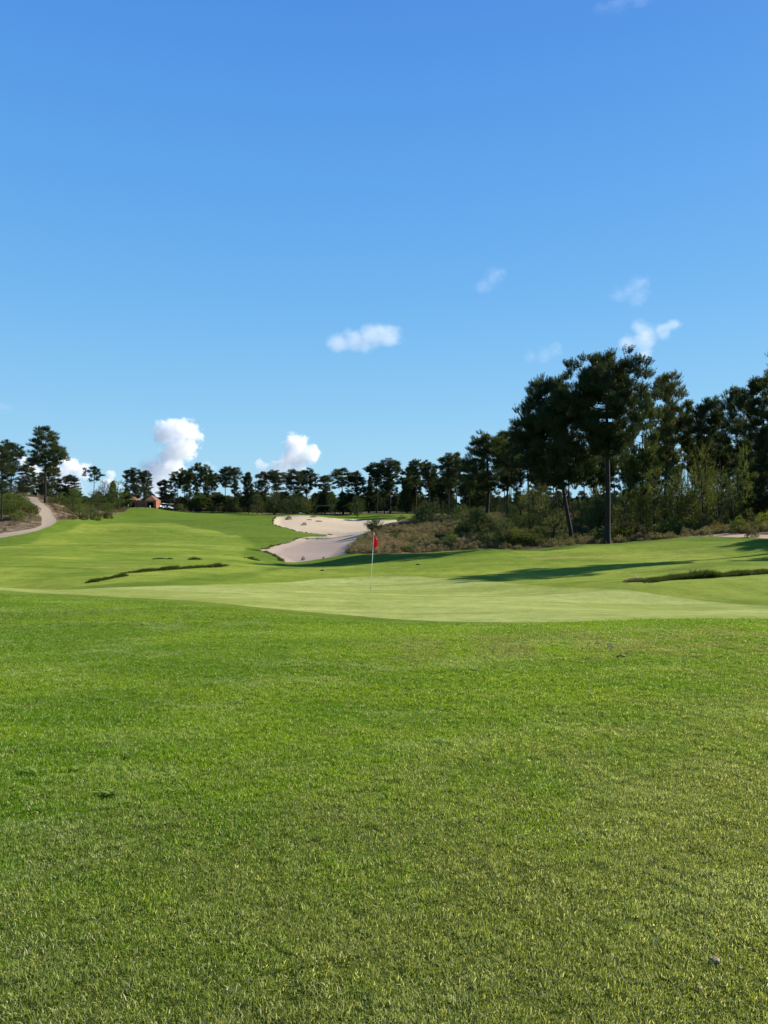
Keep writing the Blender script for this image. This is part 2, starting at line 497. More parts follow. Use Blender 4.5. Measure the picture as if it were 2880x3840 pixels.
def needles(rng, C, D, n, length, width, spread=0.9):
    """n thin needle faces at every point of C, fanning about the directions D"""
    C = np.repeat(C, n, 0); D = np.repeat(D, n, 0)
    L = np.repeat(length, n) if np.ndim(length) else np.full(len(C), float(length))
    L = L * rng.uniform(0.65, 1.2, len(C))
    d = D + rng.normal(0, spread, D.shape)
    d /= np.linalg.norm(d, axis=1)[:, None] + 1e-9
    s = np.cross(d, rng.normal(0, 1, d.shape)); s /= np.linalg.norm(s, axis=1)[:, None] + 1e-9
    w = width * rng.uniform(0.6, 1.3, len(C))[:, None]
    v = np.stack([C - s * w * .5, C + s * w * .5, C + d * L[:, None]], 1).reshape(-1, 3)
    f = np.arange(len(v)).reshape(-1, 3)
    return v, f, np.repeat(rng.uniform(0, 1, len(C)), 3)

def needle_material(name, cA, cB, trans=0.28):
    t = NT(name)
    oi = t.n('ShaderNodeObjectInfo')
    r = t.attr('rnd')
    c = t.mix(r, cA, cB)
    P = t.pos()
    nz = t.ramp(t.noise(P, 0.9, 3), 0.3, 0.7)
    c = t.mix(t.math('MULTIPLY', nz, 0.5), c, tuple(x * 1.7 for x in cB))
    c = t.mix(1.0, c, oi.outputs['Color'], 'MULTIPLY')
    b = t.n('ShaderNodeBsdfPrincipled')
    t.l(c, b.inputs['Base Color'])
    b.inputs['Roughness'].default_value = 0.5
    b.inputs['Specular IOR Level'].default_value = 0.22
    tr = t.n('ShaderNodeBsdfTranslucent')
    t.l(t.mix(1.0, c, (1.5, 1.5, 0.7), 'MULTIPLY'), tr.inputs['Color'])
    m = t.n('ShaderNodeMixShader')
    m.inputs[0].default_value = trans
    t.l(b.outputs[0], m.inputs[1]); t.l(tr.outputs[0], m.inputs[2])
    return t.surf(m.outputs[0])
M_NEEDLE = needle_material('pine_needles', (0.015, 0.025, 0.009), (0.052, 0.066, 0.019), 0.26)
M_YOUNG = needle_material('young_needles', (0.024, 0.036, 0.009), (0.068, 0.082, 0.020), 0.30)
M_SCRUB = needle_material('scrub_leaves', (0.040, 0.040, 0.015), (0.09, 0.085, 0.034), 0.25)

def bark_material():
    t = NT('pine_bark')
    tc = t.n('ShaderNodeTexCoord').outputs['Object']
    w = t.n('ShaderNodeTexVoronoi', feature='DISTANCE_TO_EDGE')
    t.l(t.mapping(tc, (1, 1, 0.25)), w.inputs['Vector'])
    w.inputs['Scale'].default_value = 14
    n = t.noise(tc, 5, 4)
    c = t.mix(t.ramp(w.outputs[0], 0.0, 0.12), (0.005, 0.004, 0.003), t.mix(n, (0.014, 0.010, 0.008), (0.038, 0.026, 0.018)))
    b = t.n('ShaderNodeBsdfPrincipled')
    t.l(c, b.inputs['Base Color'])
    b.inputs['Roughness'].default_value = 0.95
    bp = t.n('ShaderNodeBump')
    bp.inputs['Strength'].default_value = 0.8
    bp.inputs['Distance'].default_value = 0.03
    t.l(w.outputs[0], bp.inputs['Height'])
    t.l(bp.outputs[0], b.inputs['Normal'])
    return t.surf(b.outputs[0])
M_BARK = bark_material()

def make_pine(seed, h=14.0, rad=2.6, c0=0.5, r0=0.2, lean=(0, 0), bow=0.3, shape='round', dens=1.0, nn=10, clump=0.55, off=(0, 0), ntw=None, nlen=0.20, nwid=0.036, gap=0.15, sweep=0.35):
    """trunk mesh and crown mesh of a maritime pine, base at the origin"""
    rng = np.random.default_rng(seed)
    n = 14
    t = np.linspace(0, 1, n)
    ph = rng.uniform(0, 6.28)
    tx = lean[0] * t + bow * np.sin(t * 3.0 + ph) * t * (1.2 - t) + off[0] * sstep(t, 0.2, 1)
    ty = lean[1] * t + bow * np.cos(t * 2.6 + ph) * t * (1.2 - t) + off[1] * sstep(t, 0.2, 1)
    path = np.stack([tx - tx[0], ty - ty[0], t * h * 0.97], -1)
    rad_t = r0 * (1 - 0.86 * t ** 1.15) + r0 * 0.35 * np.exp(-t * 40)
    parts = [tube(path, rad_t, 8)]
    C, D, SZ = [], [], []
    z = c0 * h
    az0 = rng.uniform(0, 6.28)
    az_amp = [rng.uniform(-.25, .25) for _ in range(5)]
    while z < h * 0.985:
        s = min(1.0, max(0.0, (z / h - c0) / (1 - c0)))
        if shape == 'round':
            env = math.sqrt(max(0.02, 1 - ((s - 0.50) / 0.56) ** 2))
            env *= 0.62 + 0.38 * sstep(s, -0.05, 0.30)
        elif shape == 'flat':
            env = 0.35 + 0.65 * float(sstep(s, 0.15, 0.7)) if s < 0.8 else math.sqrt(max(0.05, 1 - ((s - 0.75) / 0.28) ** 2))
        elif shape == 'cone':
            env = (1 - s) ** 0.75 * 0.95 + 0.08
            if s < 0.1: env *= 0.8
        else:
            env = math.sqrt(max(0.03, 1 - ((s - 0.42) / 0.62) ** 2))
        nb = rng.integers(4, 6)
        base = np.array([np.interp(z, path[:, 2], path[:, 0]), np.interp(z, path[:, 2], path[:, 1]), z])
        for k in range(nb):
            if rng.random() < gap: continue
            az = az0 + k * 6.283 / nb + rng.normal(0, 0.25)
            lump = 1 + sum(a * math.sin((i + 1) * az + i * 1.7 + z * 0.5) for i, a in enumerate(az_amp))
            L = rad * env * lump * rng.uniform(0.72, 1.12)
            if L < 0.25: continue
            up = (0.02 + 0.42 * s ** 1.5) if shape != 'cone' else (0.25 + 0.5 * s)
            d = np.array([math.cos(az), math.sin(az), 0.0])
            m = 6
            u = np.linspace(0, 1, m)
            side = np.array([-math.sin(az), math.cos(az), 0]) * rng.normal(0, 0.12) * L
            rise = (up * u + sweep * u ** 2 - 0.12 * np.sin(u * 3)) * L * 0.62
            lim = h * (1.0 - {'round': 0.13, 'oval': 0.26, 'flat': 0.17}.get(shape, 0.5) * (L / rad) ** 2) - clump * rng.uniform(0.6, 2.1) - z
            if rise[-1] > lim: rise = rise * lim / rise[-1] if lim > 0 else u * lim * .6
            bp = base + u[:, None] * d * L + (u ** 2)[:, None] * side + np.stack([0 * u, 0 * u, rise], -1)
            br = max(0.012, r0 * 0.30 * (1 - 0.7 * s)) * (1 - 0.75 * u)
            parts.append(tube(bp, br, 4))
            # twigs with needle clumps on the outer two thirds
            nc = max(2, int(L * 1.9 * dens + rng.random()))
            for q in range(nc):
                uu = rng.uniform(0.38, 1.0) if q else 1.0
                c = np.array([np.interp(uu, u, bp[:, i]) for i in range(3)])
                lat = (1.15 - uu) * L * 0.65 + clump * 0.5
                g = np.clip(rng.normal(0, 1, 3), -1.5, 1.5)
                c = c + np.array([g[0] * .42 * lat, g[1] * .42 * lat, (0.15 + g[2] * .5) * clump * 1.4])
                ns = ntw or int(17 * (clump / 0.5) ** 1.6)
                o = rng.normal(0, 1, (ns, 3)); o /= np.linalg.norm(o, axis=1)[:, None]
                o[:, 2] = o[:, 2] * 0.6 + 0.1
                st = c + o * clump * rng.uniform(0.1, 0.62, ns)[:, None] * np.array([1.15, 1.15, .7])
                sd_ = o * 0.75 + d * 0.30 + np.array([0, 0, 0.95])
                sd_ /= np.linalg.norm(sd_, axis=1)[:, None]
                ln = clump * rng.uniform(0.45, 0.95, ns)
                for w in (0.0, 0.36, 0.7, 1.0):
                    C.append(st + sd_ * (ln * w)[:, None]); D.append(sd_)
        z += rng.uniform(0.35, 0.62) * (0.6 + 0.03 * h)
    # leader tuft
    top = path[-1]
    for q in range(int(5 * dens) + 2):
        tz = top + rng.normal(0, 1, 3) * np.array([.10, .10, .03]) * rad - np.array([0, 0, rng.uniform(0.1, .7)])
        o = rng.normal(0, 1, (24, 3)); o /= np.linalg.norm(o, axis=1)[:, None]
        sd_ = o * 0.6 + np.array([0, 0, 1.0]); sd_ /= np.linalg.norm(sd_, axis=1)[:, None]
        for w in (0.0, 0.36, 0.7, 1.0):
            C.append(tz + o * clump * .45 + sd_ * clump * .6 * w); D.append(sd_)
    C = np.concatenate(C); D = np.concatenate(D)
    D /= np.linalg.norm(D, axis=1)[:, None] + 1e-9
    v, f, rn = needles(rng, C, D, int(nn * 0.75), nlen, nwid, 0.52)
    tv, tf = merge(parts)
    zt = tv[:, 2].max()
    tm = mesh_from('trunk', tv, tf, None, M_BARK)
    cm = mesh_from('crown', v, f, {'rnd': rn}, M_NEEDLE, False)
    cw = (np.percentile(v[:, 0], 98) - np.percentile(v[:, 0], 2)) / 2
    cx = (np.percentile(v[:, 0], 98) + np.percentile(v[:, 0], 2)) / 2
    return {'trunk': tm, 'crown': cm, 'h': float(np.percentile(v[:, 2], 99.95)), 'w': float(cw), 'cx': float(cx)}

def make_young(seed, h=5.0, rad=1.5, dens=1.0, c0=0.06, mat=None):
    """bushy young pine: whorls to the ground and upright candle shoots"""
    rng = np.random.default_rng(seed)
    t = np.linspace(0, 1, 9)
    path = np.stack([0.12 * np.sin(t * 4 + seed), 0.12 * np.cos(t * 3 + seed), t * h * .93], -1)
    path[:, :2] -= path[0, :2]
    parts = [tube(path, 0.075 * (1 - 0.85 * t) + 0.01, 6)]
    C, D, Ln = [], [], []
    z = h * c0
    while z < h * 0.97:
        s = z / h
        env = (1 - s) ** 0.7 * (0.55 + 0.45 * min(1, s / 0.25))
        for k in range(rng.integers(4, 7)):
            if rng.random() < 0.1: continue
            az = rng.uniform(0, 6.283)
            L = rad * env * rng.uniform(0.6, 1.25) + 0.12
            d = np.array([math.cos(az), math.sin(az), 0])
            u = np.linspace(0, 1, 4)
            base = np.array([0, 0, z])
            bp = base + u[:, None] * d * L + np.stack([0 * u, 0 * u, (0.25 * u + 0.5 * u ** 2) * L], -1)
            parts.append(tube(bp, 0.022 * (1 - 0.7 * u), 3))
            for q in range(max(2, int(L * 6 * dens))):
                uu = rng.uniform(0.25, 1.0) if q else 1.0
                c = np.array([np.interp(uu, u, bp[:, i]) for i in range(3)]) + rng.normal(0, 0.12, 3) * (0.6 + L * .5)
                # a shoot: line of tufts rising
                m = 4
                hh = rng.uniform(0.15, 0.42) * (1.4 if uu > 0.8 else 1)
                for w in range(m):
                    C.append(c + np.array([0, 0, hh * w / m]) + d * 0.05 * w)
                    D.append(d * 0.25 + np.array([0, 0, 0.9]))
                    Ln.append(0.17 if w < m - 1 else 0.12)
        z += rng.uniform(0.22, 0.40) * (h / 5) ** 0.5
    for w in range(6):
        C.append(np.array([path[-1, 0], path[-1, 1], h * 0.92 + w * h * 0.014])); D.append(np.array([0, 0, 1.0])); Ln.append(0.15)
    C, D, Ln = np.array(C), np.array(D), np.array(Ln)
    v, f, rn = needles(rng, C, D, 7, Ln * (h / 5) ** 0.4, 0.026, 0.55)
    tv, tf = merge(parts)
    return {'trunk': mesh_from('trunk', tv, tf, None, M_BARK), 'crown': mesh_from('crown', v, f, {'rnd': rn}, mat or M_YOUNG, False),
            'h': float(v[:, 2].max()), 'w': float((np.percentile(v[:, 0], 98) - np.percentile(v[:, 0], 2)) / 2), 'cx': 0.0}

def make_shrub(seed, h=0.8, w=0.6, n=420, leaf=0.09, lw=0.022, mat=None, upright=0.6):
    rng = np.random.default_rng(seed)
    parts = []
    for k in range(9):
        az = rng.uniform(0, 6.28); l = rng.uniform(0.4, .9)
        u = np.linspace(0, 1, 4)
        bp = np.stack([np.cos(az) * w * l * u, np.sin(az) * w * l * u, h * (0.9 - 0.35 * l) * u ** 0.8], -1)
        parts.append(tube(bp, 0.012 * (1 - .7 * u) * (h / .8) ** .5, 3))
    lumps = rng.normal(0, 1, (9, 3)); lumps[:, 2] = np.abs(lumps[:, 2])
    lumps /= np.linalg.norm(lumps, axis=1)[:, None]
    p = rng.normal(0, 1, (n, 3)); p[:, 2] = np.abs(p[:, 2]); p /= np.linalg.norm(p, axis=1)[:, None]
    bump = 0.72 + 0.5 * np.exp(-((1 - p @ lumps.T).min(1)) * 9)
    r = rng.uniform(0.35, 1.0, n) ** 0.5 * bump
    C = p * r[:, None] * np.array([w, w, h]) * 0.9
    D = p + np.array([0, 0, upright])
    v, f, rn = needles(rng, C, D, 6, leaf, lw, 0.7)
    v[:, 2] = np.maximum(v[:, 2], -0.02)
    tv, tf = merge(parts)
    return {'trunk': mesh_from('stem', tv, tf, None, M_BARK), 'crown': mesh_from('foliage', v, f, {'rnd': rn}, mat or M_SCRUB, False), 'h': h, 'w': w, 'cx': 0.0, 'shrub': True}

# prototypes
TALL = [make_pine(11, 14, 2.4, 0.46, 0.17, bow=.5, shape='round', dens=1.1), make_pine(12, 14, 2.2, 0.55, 0.15, bow=.8, shape='flat', dens=1.1),
        make_pine(13, 14, 2.6, 0.36, 0.18, bow=.4, shape='oval', gap=.18), make_pine(14, 14, 2.3, 0.38, 0.17, bow=.6, shape='round', gap=.26),
        make_pine(15, 14, 2.1, 0.58, 0.15, bow=.9, shape='flat', gap=.2, dens=1.0)]
DENSE = [make_pine(21, 11, 2.6, 0.12, 0.15, bow=.3, shape='cone', dens=.95, gap=.1), make_pine(22, 11, 2.6, 0.18, 0.16, bow=.3, shape='oval', dens=.85, gap=.15)]
UMB = [make_pine(31, 9, 2.0, 0.62, 0.10, bow=.5, shape='flat', gap=.3, dens=.8, clump=.34)]
YOUNG_S = make_young(45, 2.3, 1.25, 2.6)
YOUNG = [make_young(41, 5, 1.5), make_young(42, 5, 1.3), make_young(43, 5, 1.7, .9), make_young(44, 6, 1.6, 1.0, 0.12)]
SHRUB = [make_shrub(51), make_shrub(52, .7, .7, 420), make_shrub(53, .9, .55, 380)]
SHRUB_G = [make_shrub(54, .9, .75, 520, .10, .026, M_YOUNG), make_shrub(55, 1.0, .65, 480, .12, .026, M_YOUNG, 1.2)]
HERO_R = make_pine(61, 15.7, 3.7, 0.47, 0.29, bow=.35, shape='round', dens=1.25, nn=11, clump=.64, gap=.08, nwid=.034)
HERO_L = make_pine(62, 13.5, 3.9, 0.36, 0.24, lean=(-2.6, .3), bow=.5, shape='oval', dens=1.2, nn=11, clump=.62, gap=.12, nwid=.034)
HERO_C = make_pine(63, 12.0, 2.9, 0.30, 0.24, lean=(-.3, 0), bow=.7, shape='oval', dens=1.1, nn=10, clump=.56, gap=.16)
HERO_LEFT = make_pine(64, 14, 2.6, 0.46, 0.20, bow=.3, shape='oval', dens=1.0, nn=10, clump=.56, gap=.16)

rnd = random.Random(5)
DARK, MID, OLIVE, GREENY, BROWNY = (0.8, 0.85, 1.0, 1), (1.15, 1.15, 1.0, 1), (1.65, 1.55, 1.05, 1), (1.5, 1.7, 1.0, 1), (1.5, 1.25, 1.0, 1)
def plant(name, proto, X, Y, h, w, label, cat, group=None, tint=MID, rot=None, sink=0.05):
    e = empty(name, (X, Y, gz(X, Y) - sink))
    e.rotation_euler = (0, 0, rnd.uniform(0, 6.283) if rot is None else rot)
    sz = h / proto['h']
    sxy = (w / proto['w']) if w else sz
    e.scale = (sxy, sxy, sz)
    a = link('stem' if proto.get('shrub') else 'trunk', proto['trunk'], e)
    b = link('foliage' if proto.get('shrub') else 'crown', proto['crown'], e)
    k = rnd.uniform(0.85, 1.2)
    b.color = (tint[0] * k, tint[1] * k, tint[2] * k, 1)
    tag(e, label, cat, group)
    return e
def by_px(name, proto, px, Y, top, half, label, cat='pine tree', group=None, tint=MID, rot=None):
    """px column of the trunk foot, Y metres ahead, photo row of the top, half width in photo px"""
    X = (px - 1440) / F * Y
    z0 = gz(X, Y)
    h = EYE - (top - HR) / F * Y - z0
    w = half / F * Y if half else None
    return plant(name, proto, X, Y, max(h, 0.3), w, label, cat, group, tint, rot)

T = TALL
G_LINE = 'pines in the line behind the fairway crest'
G_RIGHT = 'tall pines of the wood on the right'
G_LEFT = 'pines by the cart path on the left'
PINES = [
 # name, proto, px, Y, top row, half width px, label, group, tint, rot
 ('maritime_pine', HERO_R, 2277, 60.5, 1314, 138, 'tallest pine with a dense round dark crown standing at the lawn edge', G_RIGHT, DARK, 0.6),
 ('maritime_pine', HERO_L, 2147, 64, 1402, 140, 'leaning pine with a wide dark crown just left of the tallest pine', G_RIGHT, DARK, 0.0),
 ('maritime_pine', HERO_C, 1825, 118, 1618, 76, 'broad pine with a ragged crown where the line meets the right wood', G_RIGHT, MID, 2.0),
 ('maritime_pine', HERO_LEFT, 170, 148, 1596, 58, 'tallest pine by the cart path, oval crown on a bare trunk', G_LEFT, MID, 1.0),
 ('maritime_pine', T[3], 5, 112, 1668, 42, 'pine at the very left edge whose bare trunk rises from the sandy bank', G_LEFT, DARK, None),
 ('maritime_pine', T[0], 40, 152, 1648, 34, 'two-lobed pine between the left edge and the tallest path-side pine', G_LEFT, DARK, None),
 ('maritime_pine', DENSE[1], 100, 178, 1742, 38, 'low spreading pine behind the top of the cart path', G_LEFT, MID, None),
 ('maritime_pine', T[2], 190, 192, 1731, 26, 'thin pine half hidden behind the tallest path-side pine', G_LEFT, MID, None),
 ('maritime_pine', DENSE[0], 158, 196, 1770, 24, 'small bushy pine left of the thin pine behind the path', G_LEFT, MID, None),
 ('maritime_pine', DENSE[1], 256, 205, 1779, 40, 'dark bushy pine clump between the path and the lone umbrella pine', G_LEFT, DARK, None),
 ('maritime_pine', UMB[0], 349, 205, 1746, 30, 'lone slender pine with flat open tiers against the clouds', G_LEFT, DARK, None),
 ('maritime_pine', T[0], 497, 250, 1753, 29, 'dark dense pine rising behind the rust hut, left of its sparse neighbour', G_LEFT, DARK, None),
 ('maritime_pine', T[3], 547, 252, 1763, 22, 'sparse pine rising behind the gable of the rust hut', G_LEFT, MID, None),
 ('maritime_pine', DENSE[1], 617, 246, 1797, 32, 'low wide dark pine behind the golf carts', G_LINE, DARK, None),
 ('maritime_pine', T[4], 664, 246, 1766, 18, 'thin see-through pine, first of the tall line right of the carts', G_LINE, BROWNY, None),
 ('maritime_pine', T[0], 691, 248, 1754, 20, 'full pine second in the tall line right of the carts', G_LINE, MID, None),
 ('maritime_pine', T[2], 712, 240, 1755, 17, 'narrow pine between the full pine and the tallest of the left line', G_LINE, MID, None),
 ('maritime_pine', T[3], 737, 246, 1733, 20, 'tallest pine in the left part of the line, its top above all neighbours', G_LINE, MID, None),
 ('maritime_pine', T[0], 768, 244, 1741, 20, 'pine with a rounded knob of a top beside the tallest of the left line', G_LINE, MID, None),
 ('maritime_pine', T[2], 788, 250, 1769, 15, 'shorter pine pressed against the right of the round-topped one', G_LINE, MID, None),
 ('maritime_pine', T[4], 808, 246, 1772, 16, 'last pine of the left cluster, before a gap of sky', G_LINE, BROWNY, None),
 ('maritime_pine', T[1], 848, 238, 1747, 24, 'pine with a heavy head on a long bare trunk after the sky gap', G_LINE, DARK, None),
 ('maritime_pine', T[3], 878, 234, 1751, 26, 'pine foliaged halfway down, paired with the long bare trunk', G_LINE, MID, None),
 ('maritime_pine', DENSE[0], 932, 228, 1769, 27, 'cone-shaped dark pine foliaged to the ground in mid line', G_LINE, DARK, None),
 ('maritime_pine', T[3], 983, 236, 1766, 26, 'open thin-crowned pine right of the cone-shaped dark one', G_LINE, BROWNY, None),
 ('maritime_pine', T[1], 1032, 234, 1761, 29, 'spiky flat-armed pine above a small dense one', G_LINE, MID, None),
 ('maritime_pine', T[2], 1100, 228, 1757, 35, 'big full pine standing over the far tip of the bunker', G_LINE, DARK, None),
 ('maritime_pine', T[0], 1150, 232, 1754, 27, 'round-headed pine close right of the big full one', G_LINE, DARK, None),
 ('maritime_pine', T[3], 1218, 234, 1781, 31, 'lower broad pine over the flat dark shelter', G_LINE, MID, None),
 ('maritime_pine', T[4], 1288, 225, 1753, 32, 'pine with separate tiers against the sky, right of the shelter', G_LINE, MID, None),
 ('maritime_pine', T[2], 1334, 228, 1764, 32, 'very dark drooping pine right of the tiered one', G_LINE, DARK, None),
 ('maritime_pine', T[1], 1413, 232, 1732, 34, 'flat-topped pine on a straight dark trunk above the flag', G_LINE, DARK, None),
 ('maritime_pine', T[0], 1463, 228, 1715, 36, 'big square-shouldered pine right of the flag', G_LINE, DARK, None),
 ('maritime_pine', T[3], 1526, 226, 1751, 24, 'pale slim pine between two dark heads right of the flag', G_LINE, MID, None),
 ('maritime_pine', T[1], 1560, 220, 1721, 28, 'pine whose arms spread over a window of sky', G_LINE, MID, None),
 ('maritime_pine', T[0], 1608, 206, 1724, 26, 'dark-trunked pine on the right side of the sky window', G_LINE, DARK, None),
 ('maritime_pine', T[0], 1682, 190, 1698, 36, 'heavy dark pine before the ragged broad one', G_LINE, DARK, None),
 ('maritime_pine', T[4], 1714, 202, 1694, 27, 'pine with light airy branches left of the ragged broad one', G_LINE, MID, None),
 ('maritime_pine', T[3], 1760, 150, 1728, 30, 'shorter pine tucked behind the ragged broad one', G_RIGHT, MID, None),
 ('maritime_pine', T[0], 1905, 132, 1600, 48, 'pine filling the low shoulder between the ragged pine and the big pair', G_RIGHT, MID, None),
 ('maritime_pine', T[2], 1980, 112, 1560, 62, 'pine behind the left side of the leaning pine', G_RIGHT, DARK, None),
 ('maritime_pine', DENSE[1], 2408, 76, 1446, 58, 'olive bushy pine just right of the tallest pine', G_RIGHT, OLIVE, None),
 ('maritime_pine', T[3], 2492, 92, 1396, 66, 'tall open-crowned pine with brownish cones against the sky', G_RIGHT, BROWNY, None),
 ('maritime_pine', T[2], 2520, 98, 1500, 50, 'pine whose second dark trunk stands beside the open-crowned one', G_RIGHT, OLIVE, None),
 ('maritime_pine', T[4], 2584, 96, 1512, 28, 'thin pine between the open-crowned pine and the dark bowed one', G_RIGHT, MID, None),
 ('maritime_pine', T[1], 2655, 90, 1484, 48, 'dark pine with a compact head on a bowed trunk', G_RIGHT, DARK, None),
 ('maritime_pine', T[4], 2700, 96, 1537, 26, 'spindly pine with bare side branches in the sky gap', G_RIGHT, DARK, None),
 ('maritime_pine', T[3], 2764, 84, 1449, 50, 'tall pine left of the one cut by the right edge', G_RIGHT, MID, None),
 ('maritime_pine', T[0], 2862, 80, 1387, 66, 'tall pine cut by the right edge of the view', G_RIGHT, MID, None),
 ('maritime_pine', DENSE[0], 2868, 68, 1590, 60, 'almost black full pine low at the right edge', G_RIGHT, DARK, None),
 ('maritime_pine', DENSE[0], 2800, 74, 1645, 40, 'dark cone-shaped pine beside the almost black one', G_RIGHT, DARK, None),
]
for nm, pr, px, Y, top, half, lab, grp, tint, rot in PINES:
    if grp == G_LINE: half *= 1.08
    elif Y > 75: half *= 1.06
    by_px(nm, pr, px, Y, top, half, lab, 'pine tree', grp, tint, rot)

# trunks deep in the right wood, told apart by nothing
for k in range(46):
    px = rnd.uniform(1880, 2900)
    Y = rnd.uniform(95, 150)
    by_px('maritime_pine', rnd.choice(T), px, Y, rnd.uniform(1640, 1745) if px < 2560 else rnd.uniform(1590, 1720), rnd.uniform(22, 40),
          'dark pine standing deep in the right wood behind the front row', 'pine tree', 'pines deep inside the right wood', rnd.choice([DARK, MID, OLIVE]))
for k in range(26):
    px = rnd.uniform(1340, 1850)
    Y = rnd.uniform(225, 260)
    by_px('maritime_pine', rnd.choice(T + DENSE), px, Y, rnd.uniform(1770, 1830), rnd.uniform(18, 28),
          'small dark pine behind the middle of the tree line', 'pine tree', 'pines behind the middle of the tree line', rnd.choice([DARK, MID]))
for k in range(70):
    px = rnd.uniform(590, 1360)
    Y = rnd.uniform(232, 262) if px < 1000 else rnd.uniform(214, 250)
    by_px('maritime_pine', rnd.choice(DENSE + YOUNG + [T[2]]), px, Y, rnd.uniform(1840, 1888), rnd.uniform(16, 30),
          'low dark pine filling the foot of the far tree line', 'pine tree', 'low pines at the foot of the far line', rnd.choice([OLIVE, MID, GREENY, DARK]))
for k in range(16):
    px = rnd.uniform(-40, 480)
    Y = rnd.uniform(200, 250)
    by_px('maritime_pine', rnd.choice(DENSE + YOUNG), px, Y, rnd.uniform(1795, 1835), rnd.uniform(16, 30),
          'low dark pine on the rise behind the cart path', 'pine tree', 'low pines behind the cart path', rnd.choice([DARK, MID]))
# pines just outside the view on the right, whose shadows cross the lawn
for X, Y, h, w in ((27.2, 46.0, 14.4, 2.5), (43.5, 56, 13, 2.6), (40.5, 49, 12.5, 2.4), (37.5, 45.5, 12, 2.2)):
    plant('maritime_pine', HERO_R, X, Y, h, w, 'pine beyond the right edge that throws its shadow across the lawn', 'pine tree', 'pines whose shadows fall on the lawn', MID)

# ------------------------------------------------------------------ young pines and bushes
YG = [
 ('young_pine', 0, 278, 150, 1826, 36, 'bright green young pine right of the sandy slope by the path', GREENY),
 ('young_pine', 1, 300, 138, 1861, 24, 'small young pine in front of the bright green one', GREENY),
 ('young_pine', 2, 345, 165, 1846, 30, 'young pine between the bright green one and the hut trees', MID),
 ('young_pine', 3, 369, 178, 1831, 30, 'round young pine below the lone umbrella pine', MID),
 ('young_pine', 0, 392, 192, 1799, 24, 'dark young pine with a narrow pointed top left of the hut', DARK),
 ('young_pine', 3, 443, 192, 1795, 38, 'broad green young pine covering the left end of the hut', GREENY),
 ('young_pine', 1, 420, 200, 1812, 24, 'young pine squeezed behind the broad green one by the hut', MID),
 ('young_pine', 'T0', 517, 212, 1818, 17, 'young pine in front of the hut between its two doorways', MID),
 ('young_pine', 'T3', 545, 214, 1822, 16, 'young pine touching the gable of the hut', MID),
 ('young_pine', 2, 400, 165, 1885, 30, 'low young pine on the bank below the hut', GREENY),
 ('young_pine', 0, 340, 148, 1890, 24, 'low young pine on the bank nearest the fairway', GREENY),
 ('young_pine', 1, 84, 130, 1862, 16, 'small pointed young pine on the slope left of the path', MID),
 ('young_pine', 0, 1030, 214, 1826, 24, 'small dense pine below the spiky flat-armed one', DARK),
 ('young_pine', 2, 1110, 210, 1860, 30, 'young pine at the back edge of the bunker', DARK),
 ('young_pine', 3, 1150, 208, 1868, 26, 'young pine beside the flat shelter', MID),
 ('young_pine', 1, 1340, 200, 1855, 26, 'young pine right of the shelter by the far fairway strip', DARK),
 ('young_pine', 1, 965, 216, 1850, 22, 'young pine at the crest right of the cone-shaped one', DARK),
 ('young_pine', 2, 680, 222, 1888, 18, 'small bright young pine at the crest right of the carts', GREENY),
 ('young_pine', 3, 795, 226, 1885, 20, 'small young pine at the crest under the left cluster', MID),
 ('young_pine', 'S', 1402, 97, 1938, 33, 'small spiky pine on the scrub mound just above the flag', DARK),
 ('young_pine', 2, 1580, 132, 1895, 28, 'young pine at the top of the scrub mound', GREENY),
 ('young_pine', 0, 1620, 130, 1880, 32, 'young pine next along the top of the scrub mound', MID),
 ('young_pine', 1, 1722, 100, 1893, 30, 'pale green young pine left of the ragged broad pine', GREENY),
 ('young_pine', 0, 1745, 86, 1912, 34, 'young pine on the scrub slope left of the ragged trunk', MID),
 ('young_pine', 2, 1790, 80, 1920, 36, 'feathery young pine in front of the ragged trunk', GREENY),
 ('young_pine', 3, 1890, 74, 1936, 36, 'feathery young pine lowest on the scrub slope', GREENY),
 ('young_pine', 0, 1951, 80, 1828, 48, 'yellow-topped young pine under the leaning pine', OLIVE),
 ('young_pine', 1, 1905, 84, 1868, 34, 'slim young pine left of the yellow-topped one', MID),
 ('young_pine', 3, 2020, 78, 1900, 30, 'young pine between the yellow-topped one and the sandy hollow', MID),
 ('young_pine', 2, 2178, 70, 1868, 34, 'young pine between the two big trunks', MID),
 ('young_pine', 0, 2215, 72, 1890, 28, 'lower young pine between the two big trunks', OLIVE),
 ('young_pine', 1, 2340, 68, 1835, 42, 'feathery young pine right of the tallest trunk', OLIVE),
 ('young_pine', 3, 2459, 68, 1738, 52, 'tall young pine in the middle of the olive thicket', OLIVE),
 ('young_pine', 2, 2400, 68, 1810, 40, 'young pine left of the tall one in the olive thicket', OLIVE),
 ('young_pine', 0, 2540, 68, 1780, 46, 'young pine right of the tall one in the olive thicket', OLIVE),
 ('young_pine', 3, 2638, 68, 1648, 46, 'tallest young pine, yellow-green tip against the sky gap', OLIVE),
 ('young_pine', 1, 2590, 67, 1840, 40, 'young pine low in front of the thicket near the sand strip', OLIVE),
 ('young_pine', 2, 2700, 70, 1780, 44, 'shaded young pine right of the tallest young one', DARK),
 ('young_pine', 0, 2750, 68, 1830, 40, 'shaded young pine left of the bushes by the sand strip', DARK),
 ('young_pine', 3, 2793, 72, 1655, 34, 'young pine with a yellow-green spire near the right edge', OLIVE),
]
for nm, k, px, Y, top, half, lab, tint in YG:
    by_px(nm, {'T0': T[0], 'T3': T[3], 'S': YOUNG_S}.get(k) or YOUNG[k], px, Y, top, half, lab, 'young pine', 'young pines below the tall ones', tint)
